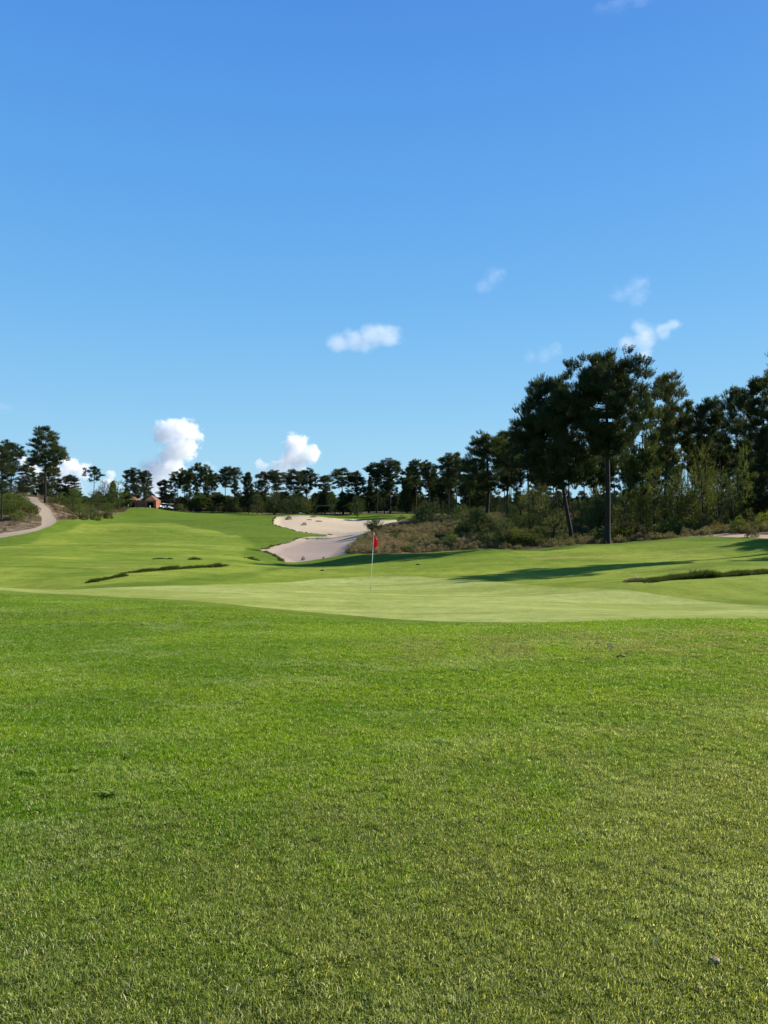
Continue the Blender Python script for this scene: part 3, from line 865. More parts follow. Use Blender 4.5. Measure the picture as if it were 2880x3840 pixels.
for k in range(70):
    px = rnd.uniform(1960, 2900)
    Y = rnd.uniform(69, 95)
    by_px('young_pine', rnd.choice(YOUNG), px, Y, rnd.uniform(1800, 1930) - (60 if px > 2380 else 0), rnd.uniform(26, 46),
          'olive young pine in the thicket at the foot of the right wood', 'young pine', 'young pines of the right thicket', rnd.choice([OLIVE, MID, OLIVE, BROWNY]))
for k in range(26):
    px = rnd.uniform(1560, 1980)
    Y = rnd.uniform(100, 160)
    by_px('young_pine', rnd.choice(YOUNG), px, Y, rnd.uniform(1865, 1925), rnd.uniform(18, 32),
          'young pine behind the scrub mound', 'young pine', 'young pines behind the scrub mound', rnd.choice([OLIVE, MID, DARK]))
BUSH = [
 ('shrub', SHRUB_G[0], 1081, 168, 1932, 15, 'round olive bush alone at the back of the bunker', MID),
 ('shrub', SHRUB_G[0], 1160, 163, 1945, 14, 'left of the two touching bushes in the upper bunker', OLIVE),
 ('shrub', SHRUB_G[1], 1195, 158, 1952, 16, 'right of the two touching bushes in the upper bunker', OLIVE),
 ('shrub', SHRUB[0], 1141, 150, 1957, 13, 'grey-green bush casting a shadow low in the upper bunker', GREENY),
 ('shrub', SHRUB[1], 1175, 178, 1931, 14, 'brown bush on the back rim of the bunker', DARK),
 ('shrub', SHRUB[2], 1152, 106, 2021, 9, 'small brown bush alone in the lower bunker', MID),
 ('shrub', SHRUB[1], 1236, 116, 2001, 14, 'dark low bush on the tip of the grass tongue', DARK),
 ('shrub', SHRUB[0], 1136, 66.5, 2083, 8, 'left of the two dark plants at the near end of the bunker', DARK),
 ('shrub', SHRUB[2], 1213, 66, 2083, 6, 'right of the two dark plants at the near end of the bunker', DARK),
 ('shrub', SHRUB_G[1], 1695, 73, 1990, 26, 'bright yellow-green bush in the middle of the scrub', (2.6, 2.6, .8, 1)),
 ('shrub', SHRUB_G[0], 1690, 70, 2006, 56, 'dark green broad bush below the yellow-green one', DARK),
 ('shrub', SHRUB_G[1], 2770, 57, 1930, 42, 'pale bush right of the sand strip', OLIVE),
 ('shrub', SHRUB_G[0], 2858, 60, 1912, 50, 'yellow-green rounded bush at the right edge', (2.2, 2.0, .8, 1)),
 ('shrub', SHRUB[1], 2820, 53, 1975, 30, 'brown low bush beside the sand strip', MID),
 ('shrub', SHRUB_G[0], 207, 138, 1910, 9, 'small dark bush at the bend of the cart path', DARK),
 ('shrub', SHRUB_G[0], 195, 152, 1862, 26, 'bush at the foot of the tallest path-side pine', MID),
 ('shrub', SHRUB_G[1], 228, 156, 1850, 26, 'bush on the crest right of the tallest path-side pine', MID),
 ('shrub', SHRUB_G[0], 455, 196, 1905, 20, 'dark bush where the fairway meets the hut bank', DARK),
 ('shrub', SHRUB_G[1], 270, 132, 1925, 20, 'brown-green bush at the fairway edge right of the path', BROWNY),
 ('shrub', SHRUB_G[0], 312, 138, 1922, 22, 'brownish bush at the fairway edge, next along', BROWNY),
 ('shrub', SHRUB_G[1], 360, 150, 1915, 22, 'green bush at the fairway edge below the low pines', MID),
 ('shrub', SHRUB_G[0], 405, 160, 1912, 24, 'dull green bush at the fairway edge near the hut bank', MID),
 ('shrub', SHRUB_G[1], 1508, 160, 1930, 22, 'low green bush on the top edge of the scrub mound', MID),
 ('shrub', SHRUB[0], 1548, 150, 1932, 14, 'reddish brown bush at the top of the scrub mound', BROWNY),
]
for nm, pr, px, Y, top, half, lab, tint in BUSH:
    by_px(nm, pr, px, Y, top, half, lab, 'bush', 'single bushes', tint)
for k in range(46):
    px = rnd.uniform(1640, 2080); Y = rnd.uniform(61.5, 84)
    X = (px - 1440) / F * Y
    if sdist(SCRUB, np.array([X]), np.array([Y]))[0] < 1.0 or (px < 1730 and Y > 72): continue
    h = rnd.uniform(0.9, 2.5) * (0.55 if px < 1720 else 1)
    if rnd.random() < .5:
        plant('young_pine', rnd.choice(YOUNG), X, Y, h * 1.25, h * .5, 'bushy young pine on the right flank of the scrub mound', 'young pine', 'young pines on the flank of the scrub mound', rnd.choice([OLIVE, MID, MID]))
    else:
        plant('shrub', rnd.choice(SHRUB_G), X, Y, h * .7, h * .6, 'green bush on the right flank of the scrub mound', 'bush', 'bushes on the flank of the scrub mound', rnd.choice([DARK, MID, MID]))
for k in range(90):
    px = rnd.uniform(1310, 1760); Y = rnd.uniform(63, 118)
    X = (px - 1440) / F * Y
    if sdist(SCRUB, np.array([X]), np.array([Y]))[0] < 0.8: continue
    h = rnd.uniform(0.35, 0.95)
    plant('shrub', rnd.choice(SHRUB + SHRUB_G), X, Y, h, h * rnd.uniform(.7, 1.2), 'low heath bush among dry grass on the scrub mound beside the bunker', 'bush', 'heath bushes on the scrub mound', rnd.choice([DARK, MID, MID, GREENY, BROWNY]))
for k in range(60):
    px = rnd.uniform(-60, 142)
    a = rnd.uniform(0, 1)
    Y = 112 + 44 * a
    X = (px - 1440) / F * Y
    if sdist(PATH, np.array([X]), np.array([Y]))[0] > -1.5 or sdist(SCRUB_L2, np.array([X]), np.array([Y]))[0] < 1: continue
    h = rnd.uniform(1.0, 2.4)
    plant('shrub', rnd.choice(SHRUB_G), X, Y, h, h * rnd.uniform(.7, 1.1), 'grey-green shrub on the slope left of the cart path', 'bush', 'shrubs covering the slope left of the path', rnd.choice([OLIVE, MID, GREENY]))
for k in range(34):
    px = rnd.uniform(240, 500); Y = rnd.uniform(150, 215)
    X = (px - 1440) / F * Y
    if sdist(SCRUB_L, np.array([X]), np.array([Y]))[0] < 1.0: continue
    h = rnd.uniform(1.2, 2.8)
    plant('shrub', rnd.choice(SHRUB_G), X, Y, h, h * rnd.uniform(.7, 1.0), 'shrub in the thicket on the bank below the hut', 'bush', 'shrubs on the bank below the hut', rnd.choice([OLIVE, MID, GREENY, DARK]))
for k in range(44):
    px = rnd.uniform(1860, 2740); Y = rnd.uniform(63.5, 68)
    if 2000 < px < 2110 and rnd.random() < .6: continue
    X = (px - 1440) / F * Y
    h = rnd.uniform(0.7, 1.9)
    plant('shrub', rnd.choice(SHRUB_G + SHRUB), X, Y, h, h * rnd.uniform(.7, 1.1), 'scrubby bush in the fringe between lawn and right wood', 'bush', 'bushes fringing the right wood', rnd.choice([OLIVE, MID, BROWNY]))

# ------------------------------------------------------------------ scatter: one object holding its variants and its points, instanced on itself
def scatter(name, variants, pts_, rotz, scl, idx, mat, label, cat, tilt=0.0, extra=None, zs=None):
    """variants: list of (verts, tris, dict of attributes)"""
    rng = np.random.default_rng(99)
    VV, FF, var, at, off = [], [], [], {}, 0
    keys = sorted({k for v in variants for k in v[2]})
    for i, (v, f, a) in enumerate(variants):
        VV.append(v); FF.append(f + off); off += len(v); var.append(np.full(len(v), i))
        for k in keys: at.setdefault(k, []).append(a[k])
    nv = off
    n = len(pts_)
    V = np.concatenate(VV + [pts_])
    me = mesh_from(name, V, np.concatenate(FF), None, mat, False)
    def add(nm, typ, data):
        a = me.attributes.new(nm, typ, 'POINT')
        a.data.foreach_set('vector' if typ == 'FLOAT_VECTOR' else 'value', data)
    add('vid', 'INT', np.concatenate(var + [np.full(n, -1)]).astype(np.int32))
    for k in keys: add(k, 'FLOAT', np.concatenate(at[k] + [np.zeros(n)]).astype(np.float32))
    rot = np.zeros((nv + n, 3), np.float32)
    rot[nv:, 2] = rotz
    if tilt: rot[nv:, :2] = rng.normal(0, tilt, (n, 2))
    add('p_rot', 'FLOAT_VECTOR', rot.ravel())
    sc = np.ones((nv + n, 3), np.float32)
    sc[nv:] = np.asarray(scl)[:, None]
    if zs is not None: sc[nv:, 2] *= zs
    add('p_scl', 'FLOAT_VECTOR', sc.ravel())
    pi = np.zeros(nv + n, np.int32); pi[nv:] = idx
    add('p_idx', 'INT', pi)
    o = link(name, me)
    g = bpy.data.node_groups.new(name + '_scatter', 'GeometryNodeTree')
    g.interface.new_socket('Geometry', in_out='INPUT', socket_type='NodeSocketGeometry')
    g.interface.new_socket('Geometry', in_out='OUTPUT', socket_type='NodeSocketGeometry')
    N, L = g.nodes, g.links
    gi, go = N.new('NodeGroupInput'), N.new('NodeGroupOutput')
    def named(nm, typ):
        a = N.new('GeometryNodeInputNamedAttribute'); a.data_type = typ
        a.inputs['Name'].default_value = nm
        return a.outputs['Attribute']
    vid = named('vid', 'INT')
    def sep(k):
        c = N.new('FunctionNodeCompare'); c.data_type = 'INT'; c.operation = 'EQUAL'
        L.new(vid, c.inputs[2]); c.inputs[3].default_value = k
        s = N.new('GeometryNodeSeparateGeometry'); s.domain = 'POINT'
        L.new(gi.outputs[0], s.inputs[0]); L.new(c.outputs[0], s.inputs[1])
        return s.outputs[0]
    j = N.new('GeometryNodeJoinGeometry')
    for k in range(len(variants)):
        ti = N.new('GeometryNodeGeometryToInstance')
        L.new(sep(k), ti.inputs[0]); L.new(ti.outputs[0], j.inputs[0])
    mp = N.new('GeometryNodeMeshToPoints')
    L.new(sep(-1), mp.inputs[0])
    ip = N.new('GeometryNodeInstanceOnPoints')
    L.new(mp.outputs[0], ip.inputs['Points'])
    L.new(j.outputs[0], ip.inputs['Instance'])
    ip.inputs['Pick Instance'].default_value = True
    L.new(named('p_idx', 'INT'), ip.inputs['Instance Index'])
    e2r = N.new('FunctionNodeEulerToRotation')
    L.new(named('p_rot', 'FLOAT_VECTOR'), e2r.inputs[0])
    L.new(e2r.outputs[0], ip.inputs['Rotation'])
    L.new(named('p_scl', 'FLOAT_VECTOR'), ip.inputs['Scale'])
    L.new(ip.outputs[0], go.inputs[0])
    md = o.modifiers.new('scatter', 'NODES')
    md.node_group = g
    tag(o, label, cat, None, 'stuff')
    return o

def blades(rng, n, rad, hmin, hmax, wmin, wmax, lean=0.5, segs=2, dirb=None):
    """n curved blades within a disc: quads then a pointed tip, as triangles"""
    a = rng.uniform(0, 6.283, n); r = rad * np.sqrt(rng.uniform(0, 1, n))
    B = np.stack([r * np.cos(a), r * np.sin(a), np.full(n, -0.004)], -1)
    h = rng.uniform(hmin, hmax, n); w = rng.uniform(wmin, wmax, n)
    d = rng.normal(0, 1, (n, 2)); d /= np.linalg.norm(d, axis=1)[:, None]
    if dirb is not None:
        d = d * 0.6 + np.array(dirb); d /= np.linalg.norm(d, axis=1)[:, None]
    ln = np.abs(rng.normal(lean, 0.3, n)) * h
    s = rng.uniform(0, 6.283, n)
    sd = np.stack([np.cos(s), np.sin(s), 0 * s], -1)
    dz = np.concatenate([d, np.zeros((n, 1))], 1)
    def at(u):
        return B + dz * (ln * u ** 1.8)[:, None] + np.array([0, 0, 1.0]) * (h * (u - 0.25 * u ** 2 * np.clip(ln / h, 0, 1.2)))[:, None]
    m = at(0.55)
    v = np.stack([B - sd * w[:, None] / 2, B + sd * w[:, None] / 2, m - sd * w[:, None] * .42, m + sd * w[:, None] * .42, at(1.0)], 1)
    f0 = np.array([[0, 1, 3], [0, 3, 2], [2, 3, 4]])
    f = (np.arange(n)[:, None, None] * 5 + f0[None]).reshape(-1, 3)
    return v.reshape(-1, 3), f, {'rnd': np.repeat(rng.uniform(0, 1, n), 5), 'hh': np.tile([0, 0, .55, .55, 1.0], n)}

def blade_material(name, dark, mid, pale, straw, patch=True, trans=0.35, dryfrac=0.12):
    t = NT(name)
    P = t.pos()
    flat = t.mapping(P, (1, 1, 0))
    r = t.attr('rnd'); hh = t.attr('hh')
    c = t.mix(t.ramp(r, 0.0, 0.9), dark, mid)
    if patch:
        nA = t.ramp(t.noise(t.mapping(flat, (0.40, 1, 1), (0, 0, R(-12))), 0.75, 4, 0.6, 0.5), 0.42, 0.56)
        nB = t.ramp(t.noise(t.mapping(flat, (0.5, 1, 1), (0, 0, R(8)), (3.3, 8.1, 0)), 1.3, 4, 0.65, 0.3), 0.50, 0.68)
        c = t.mix(nA, c, t.mix(r, (0.06, 0.140, 0.002), (0.24, 0.45, 0.006)))
        # yellower nearer the camera's feet and to the right, as mown and worn
        sx = t.n('ShaderNodeSeparateXYZ'); t.l(P, sx.inputs[0])
        wear = t.math('ADD', t.math('MULTIPLY', sx.outputs[0], 0.10), t.math('MULTIPLY', sx.outputs[1], -0.15))
        nC = t.noise(flat, 1.7, 4, 0.6)
        wear = t.ramp(t.math('ADD', wear, nC), -0.45, 0.20)
        band = t.math('MULTIPLY', t.math('MULTIPLY', t.ramp(sx.outputs[1], 7.4, 8.6), t.ramp(sx.outputs[1], 10.6, 9.4)), t.ramp(t.math('ADD', sx.outputs[0], t.math('MULTIPLY', nC, 2.0)), 0.0, 2.2))
        wear = t.math('MAXIMUM', wear, t.math('MULTIPLY', band, t.ramp(nC, 0.35, 0.6)))
        c = t.mix(t.math('MULTIPLY', wear, 0.85), c, t.mix(r, (0.115, 0.145, 0.028), (0.45, 0.48, 0.170)))
        c = t.mix(t.math('MULTIPLY', t.math('MULTIPLY', nB, t.ramp(r, 0.2, 0.8)), 0.8), c, pale)
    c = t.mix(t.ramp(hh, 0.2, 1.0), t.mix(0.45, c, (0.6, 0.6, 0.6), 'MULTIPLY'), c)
    c = t.mix(t.ramp(r, 1.0 - dryfrac, 1.0 - dryfrac * 0.8), c, straw)
    b = t.n('ShaderNodeBsdfPrincipled')
    t.l(c, b.inputs['Base Color'])
    b.inputs['Roughness'].default_value = 0.55
    b.inputs['Specular IOR Level'].default_value = 0.15
    tr = t.n('ShaderNodeBsdfTranslucent')
    t.l(t.mix(1.0, c, (1.35, 1.3, 0.6), 'MULTIPLY'), tr.inputs['Color'])
    m = t.n('ShaderNodeMixShader'); m.inputs[0].default_value = trans
    t.l(b.outputs[0], m.inputs[1]); t.l(tr.outputs[0], m.inputs[2])
    return t.surf(m.outputs[0])
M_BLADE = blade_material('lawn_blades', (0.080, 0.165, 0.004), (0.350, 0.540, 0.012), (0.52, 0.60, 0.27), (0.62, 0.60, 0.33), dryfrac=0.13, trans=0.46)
M_LONG = blade_material('long_grass_blades', (0.030, 0.052, 0.008), (0.085, 0.120, 0.018), (0.2, 0.24, 0.1), (0.20, 0.17, 0.08), False, 0.3, 0.06)
M_DRY = blade_material('dry_grass_blades', (0.11, 0.09, 0.04), (0.22, 0.17, 0.09), (0.3, 0.26, 0.16), (0.34, 0.25, 0.16), False, 0.3, 0.3)

rng = np.random.default_rng(7)
def lawn_points(dens_fn, n_try, y0, y1):
    Y = np.sqrt(rng.uniform(y0 ** 2, y1 ** 2, n_try))
    X = rng.uniform(-1, 1, n_try) * (0.60 * Y + 0.6)
    return X, Y
area = lambda y0, y1: 0.60 * (y1 ** 2 - y0 ** 2) + 1.2 * (y1 - y0)
PX, PY = [], []
for y0, y1, sp in ((1.2, 6.0, 0.058), (6.0, 11.0, 0.070), (11.0, 21.0, 0.088)):
    gx_, gy_ = np.meshgrid(np.arange(-14.5, 14.5, sp), np.arange(y0, y1, sp))
    gx_, gy_ = gx_.ravel(), gy_.ravel()
    k_ = np.abs(gx_) < 0.58 * gy_ + 2.0
    PX.append(gx_[k_] + rng.uniform(-.6, .6, k_.sum()) * sp); PY.append(gy_[k_] + rng.uniform(-.6, .6, k_.sum()) * sp)
PX, PY = np.concatenate(PX), np.concatenate(PY)
sd = sdist(ROUGH, PX, PY)
keep = sd > 0.0 + rng.uniform(0, 0.12, len(sd))
PX, PY, sd = PX[keep], PY[keep], sd[keep]
variants = [blades(rng, 230, 0.085, 0.009, 0.023, 0.0017, 0.0032, 0.6) for _ in range(7)]
P3 = np.stack([PX, PY, height(PX, PY)], -1)
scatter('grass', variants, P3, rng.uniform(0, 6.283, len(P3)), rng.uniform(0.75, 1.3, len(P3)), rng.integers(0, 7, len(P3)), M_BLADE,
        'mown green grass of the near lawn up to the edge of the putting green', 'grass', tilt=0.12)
print('lawn tufts', len(P3))

# long grass on the little banks
def bank(name, line, n, width, hmin, hmax, label, mat=M_LONG, seed=1, cnt=26, spread=0.10, dirb=(0.9, -0.1)):
    rg = np.random.default_rng(seed)
    w = hits(line)
    seg = np.linalg.norm(np.diff(w, axis=0), axis=1); cum = np.concatenate([[0], np.cumsum(seg)])
    s = rg.uniform(0, cum[-1], n)
    X = np.interp(s, cum, w[:, 0]); Y = np.interp(s, cum, w[:, 1])
    e = np.minimum(s, cum[-1] - s) / max(cum[-1], 1e-6)
    lump = np.clip(0.35 + 0.7 * np.sin(s * 2.1 + seed) * np.sin(s * 0.83 + 2 * seed) + 0.3 * np.sin(s * 5.3), 0, 1.2)
    X = X + rg.normal(0, 0.08, n); Y = Y + rg.uniform(-.5, .5, n) * width
    p = np.stack([X, Y, height(X, Y)], -1)
    vs = [blades(rg, cnt, spread, hmin, hmax, 0.006, 0.014, 0.75, dirb=dirb) for _ in range(4)]
    scl = 0.8 * rg.uniform(0.6, 1.25, n) * (0.45 + 0.55 * np.clip(e * 8, 0, 1)) * (0.6 + 0.6 * lump)
    return scatter(name, vs, p, rg.normal(0, 0.5, n), scl, rg.integers(0, 4, n), mat, label, 'long grass', tilt=0.1)
bank('long_grass', [(2420,2184),(2500,2174),(2600,2168),(2700,2162),(2800,2154),(2960,2146)], 1700, 1.0, 0.16, 0.36, 'dark unmown grass along the little bank at the right of the green', seed=3)
bank('long_grass', [(455,2150),(560,2142),(640,2136),(740,2128),(850,2122)], 900, 1.1, 0.12, 0.30, 'long ridge of dark rough grass left of the flag, behind the green', seed=4)
bank('long_grass', [(334,2184),(380,2177),(420,2168),(468,2160)], 380, .7, 0.12, 0.26, 'short ridge of dark rough grass nearest the green on the left', seed=5)
bank('long_grass', [(577,2097),(610,2096),(645,2097)], 60, .6, 0.10, 0.22, 'small dark grass streak left, beyond the long ridge', seed=6)
bank('long_grass', [(712,2099),(735,2098),(757,2099)], 60, .6, 0.12, 0.25, 'small dark grass streak right above the long ridge', seed=7)
bank('long_grass', [(905,2090),(935,2094),(970,2104)], 110, .8, 0.12, 0.28, 'small dark grass streak just left of the near bunker end', seed=8)
bank('dry_grass', [(2350,2182),(2375,2181),(2405,2180)], 150, .7, 0.10, 0.22, 'clump of brown dry grass at the end of the right bank', M_DRY, seed=9)
# ragged lip along the grass side of the bunker
bank('long_grass', [(1037,1936),(1024,1950),(1024,1965),(1060,1978),(1110,1992),(1165,1999),(1223,2004)], 650, .5, 0.12, 0.28, 'dark ragged grass lip on the upper rim of the bunker', seed=10, spread=.11, dirb=(.3, -.6))
bank('long_grass', [(1228,2011),(1180,2013),(1137,2016),(1100,2026),(1058,2038),(1010,2052),(975,2062)], 650, .4, 0.10, 0.24, 'dark ragged grass lip under the tongue of turf in the bunker', seed=11, spread=.11, dirb=(.3, -.6))
bank('long_grass', [(925,2058),(955,2064),(990,2068),(1024,2081),(1045,2092),(1062,2106)], 420, .5, 0.14, 0.30, 'dark grass lip at the near left corner of the bunker', seed=12, spread=.15, dirb=(.3, -.6))

# scrub cover: heathy dwarf shrubs and dry grass
def shrub_variant(seed, h, w, n, leaf, lw):
    rg = np.random.default_rng(seed)
    p = rg.normal(0, 1, (n, 3)); p[:, 2] = np.abs(p[:, 2]); p /= np.linalg.norm(p, axis=1)[:, None]
    C = p * rg.uniform(0.4, 1, n)[:, None] * np.array([w, w, h])
    v, f, rn = needles(rg, C, p + np.array([0, 0, .8]), 5, leaf, lw, .6)
    # each dwarf shrub leans to a brown or a green tone of its own
    return v, f, {'rnd': np.clip(rn * 0.4 + rg.uniform(0, .6), 0, 1), 'hh': np.clip(v[:, 2] / h, 0, 1)}
def scrub_material():
    t = NT('heath_cover')
    P = t.pos()
    r = t.attr('rnd')
    n = t.ramp(t.noise(P, 0.30, 5, 0.65, 0.4), 0.42, 0.60)
    n2 = t.ramp(t.noise(P, 1.1, 3), 0.4, 0.65)
    c = t.mix(r, (0.060, 0.065, 0.028), (0.14, 0.140, 0.062))
    c2 = t.mix(r, (0.13, 0.100, 0.060), (0.30, 0.235, 0.140))
    sx = t.n('ShaderNodeSeparateXYZ'); t.l(P, sx.inputs[0])
    n = t.math('MULTIPLY', n, t.ramp(sx.outputs[0], 3.0, 14.0, 1.0, 0.25))
    c = t.mix(n, c, c2)
    c = t.mix(t.math('MULTIPLY', n2, 0.5), c, t.mix(r, (0.12, 0.115, 0.06), (0.21, 0.195, 0.11)))
    b = t.n('ShaderNodeBsdfPrincipled'); t.l(c, b.inputs['Base Color']); b.inputs['Roughness'].default_value = 0.8
    b.inputs['Specular IOR Level'].default_value = 0.1
    tr = t.n('ShaderNodeBsdfTranslucent'); t.l(t.mix(1.0, c, (1.5, 1.35, 1.0), 'MULTIPLY'), tr.inputs['Color'])
    m = t.n('ShaderNodeMixShader'); m.inputs[0].default_value = 0.42
    t.l(b.outputs[0], m.inputs[1]); t.l(tr.outputs[0], m.inputs[2])
    return t.surf(m.outputs[0])
M_HEATH = scrub_material()
def in_region(n, x0, x1, y0, y1, cond):
    X = rng.uniform(x0, x1, n); Y = rng.uniform(y0, y1, n)
    k = cond(X, Y)
    return X[k], Y[k]
HV = [shrub_variant(70 + i, rng.uniform(.18, .55), rng.uniform(.22, .5), 80, .13, .022) for i in range(6)]
X, Y = in_region(30000, -8, 60, 56, 170, lambda x, y: (sdist(SCRUB, x, y) > 0.25) & ((y < 104) | (sdist(BUNKER, x, y) < -3.5)) & ((np.sin(x * .55 + 1) * np.cos(y * .21) < .72) | (rng.uniform(0, 1, len(x)) < .15)) & (sdist(SAND_R, x, y) < 0.2) & (rng.uniform(0, 1, len(x)) < np.clip(110 / y, .35, 1)) & (x / y < 0.58))
P3 = np.stack([X, Y, height(X, Y) - .03], -1)
scatter('undergrowth', HV, P3, rng.uniform(0, 6.28, len(X)), rng.uniform(.6, 1.5, len(X)), rng.integers(0, 6, len(X)), M_HEATH,
        'grey-brown heath and dry grass covering the scrub mound and the wood floor', 'undergrowth')
print('heath', len(X))
X, Y = in_region(16000, -110, -45, 98, 225, lambda x, y: (np.maximum(sdist(SCRUB_L, x, y), sdist(SCRUB_L2, x, y)) > 0.4) & (sdist(PATH, x, y) < -.8) & (x / y > -.58) & (rng.uniform(0, 1, len(x)) < np.where(np.sin(x * .31) * np.cos(y * .23) > .1, .06, .6)))
P3 = np.stack([X, Y, height(X, Y) - .03], -1)
scatter('undergrowth', HV, P3, rng.uniform(0, 6.28, len(X)), rng.uniform(.7, 1.8, len(X)), rng.integers(0, 6, len(X)), M_HEATH,
        'low heath on the sandy banks either side of the cart path', 'undergrowth')

# far wood: dense low pines beyond the front lines, one mass
def tri_variant(proto, step=1):
    me = proto['crown']
    v = np.empty(len(me.vertices) * 3, np.float32); me.vertices.foreach_get('co', v); v = v.reshape(-1, 3)
    v = v.reshape(-1, 9)[::step].reshape(-1, 3)
    # fewer needles, each wider
    q = v.reshape(-1, 3, 3)
    mid = q.mean(1, keepdims=True)
    q = mid + (q - mid) * 1.6
    v = q.reshape(-1, 3)
    f = np.arange(len(v)).reshape(-1, 3)
    return v.astype(float), f, {'rnd': np.repeat(np.random.default_rng(1).uniform(0, 1, len(f)), 3)}
WV = [tri_variant(DENSE[0], 3), tri_variant(DENSE[1], 3), tri_variant(T[3], 3)]
n = 1700
Yf = rng.uniform(262, 420, n); Xf = rng.uniform(-.62, .62, n) * Yf
zs = height(Xf, Yf)
want = EYE + (HR - rng.uniform(1855, 1895, n)) / F * Yf - zs
scatter('far_wood', WV, np.stack([Xf, Yf, zs - .3], -1), rng.uniform(0, 6.28, n), np.clip(want / 11.5, .25, 1.1), rng.integers(0, 3, n), M_NEEDLE,
        'mass of distant pines seen between the trunks of the nearer ones', 'wood')

# ------------------------------------------------------------------ small hard objects
def bm_obj(name, bm, mat, parent=None, smooth=False):
    me = bpy.data.meshes.new(name)
    bmesh.ops.recalc_face_normals(bm, faces=bm.faces[:])
    bm.to_mesh(me); bm.free()
    me.materials.append(mat)
    if smooth:
        me.polygons.foreach_set('use_smooth', [True] * len(me.polygons))
    return link(name, me, parent)
def add_box(bm, c, s, bev=0.0, taper=None):
    r = bmesh.ops.create_cube(bm, size=1.0)
    vs = r['verts']
    for v in vs:
        k = 1.0 if taper is None or v.co.z < 0 else taper
        v.co = Vector((c[0] + v.co.x * s[0] * k, c[1] + v.co.y * s[1] * k, c[2] + v.co.z * s[2]))
    if bev:
        es = list({e for v in vs for e in v.link_edges})
        bmesh.ops.bevel(bm, geom=es, offset=bev, segments=2, affect='EDGES')
def add_rod(bm, a, b, r1, r2=None, n=8):
    a, b = Vector(a), Vector(b)
    d = b - a
    m = Matrix.Translation((a + b) / 2) @ d.to_track_quat('Z', 'Y').to_matrix().to_4x4()
    bmesh.ops.create_cone(bm, cap_ends=True, segments=n, radius1=r1, radius2=r1 if r2 is None else r2, depth=d.length, matrix=m)

M_STICK = simple_mat('flagstick_paint', (0.80, 0.80, 0.66), 0.35, .04)
M_RED = simple_mat('red_flag_cloth', (0.74, 0.025, 0.045), 0.75, .12, 9)
M_WHITE = simple_mat('white_paint', (0.78, 0.78, 0.76), 0.4, .05)
M_BLACK = simple_mat('black_plastic', (0.015, 0.015, 0.017), 0.5, .2)
M_DARKW = simple_mat('dark_stained_timber', (0.020, 0.022, 0.026), 0.7, .3)
M_RUST = simple_mat('rust_red_cladding', (0.27, 0.098, 0.046), 0.9, .18, 1.5)
M_RUSTR = simple_mat('rust_roof', (0.24, 0.095, 0.050), 0.9, .15, 1.5)
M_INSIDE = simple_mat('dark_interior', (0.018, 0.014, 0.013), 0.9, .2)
M_STONE = simple_mat('brown_clod', (0.26, 0.185, 0.115), 0.95, .3, 60, bump=.8)
M_LEAF = simple_mat('dry_leaf', (0.34, 0.20, 0.10), 0.7, .25, 40)
M_GLASS = simple_mat('grey_shelter_roof', (0.11, 0.13, 0.12), 0.4, .15)
M_WEED = blade_material('weed_leaf', (0.16, 0.24, 0.04), (0.26, 0.36, 0.07), (0.3, 0.38, 0.15), (0.3, 0.36, 0.12), False, 0.4, 0.02)

# flagstick with its flag
fx, fy = px2w(1389, 2208, 28.8)[:2]
fx, fy = hit(1389, 2207)
fs = empty('flagstick', (fx, fy, gz(fx, fy)))
kf = fy / F
H_F = 211 * kf
lean = 13.5 * kf
bm = bmesh.new(); add_rod(bm, (0, 0, -0.1), (lean, 0, H_F), 0.0125, 0.0105, 10)
bm_obj('pole', bm, M_STICK, fs, True)
bm = bmesh.new(); add_rod(bm, (0, 0, 0.002), (0, 0, .010), 0.054, None, 20)
bm_obj('cup', bm, M_BLACK, fs)
bm = bmesh.new(); add_rod(bm, (lean, 0, H_F), (lean * 1.01, 0, H_F + .05), 0.016, 0.008, 8)
bm_obj('finial', bm, M_BLACK, fs)
# limp triangular cloth: outline widths in metres down the hoist
FH = 54 * kf
nu, nvv = 13, 22
bm = bmesh.new(); grid = []
for i in range(nvv):
    s = i / (nvv - 1)
    wid = 0.222 * math.sin(min(1, s * 1.28) * math.pi / 2) ** 1.15 * (1 if s < .78 else 1 - ((s - .78) / .22) ** 2 * .35)
    row = []
    for j in range(nu):
        u = j / (nu - 1)
        x = lean * (1 - s * FH / H_F) + u * wid + .004
        fold = math.sin(u * 9.5 + s * 2.2) * 0.035 * (0.25 + s)
        y = fold + u * 0.03
        z = H_F - s * FH - u * 0.012 - (0.05 * math.sin(u * math.pi) * (s ** 3)) - .02 * u * (1 - s)
        row.append(bm.verts.new((x, y, z)))
    grid.append(row)
for i in range(nvv - 1):
    for j in range(nu - 1):
        bm.faces.new((grid[i][j], grid[i][j + 1], grid[i + 1][j + 1], grid[i + 1][j]))
bmesh.ops.solidify(bm, geom=bm.faces[:], thickness=0.002)
flag = bm_obj('flag', bm, M_RED, fs, True)
bm = bmesh.new()
for k in range(3):
    add_rod(bm, (lean + .075 + k * .018, -.030 + k * .004, H_F - .24 - k * .028), (lean + .088 + k * .018, -.036 + k * .004, H_F - .262 - k * .028), .006, .006, 6)
bm_obj('emblem', bm, M_WHITE, flag)
tag(fs, 'leaning white flagstick with a limp red flag standing in the putting green', 'flagstick')

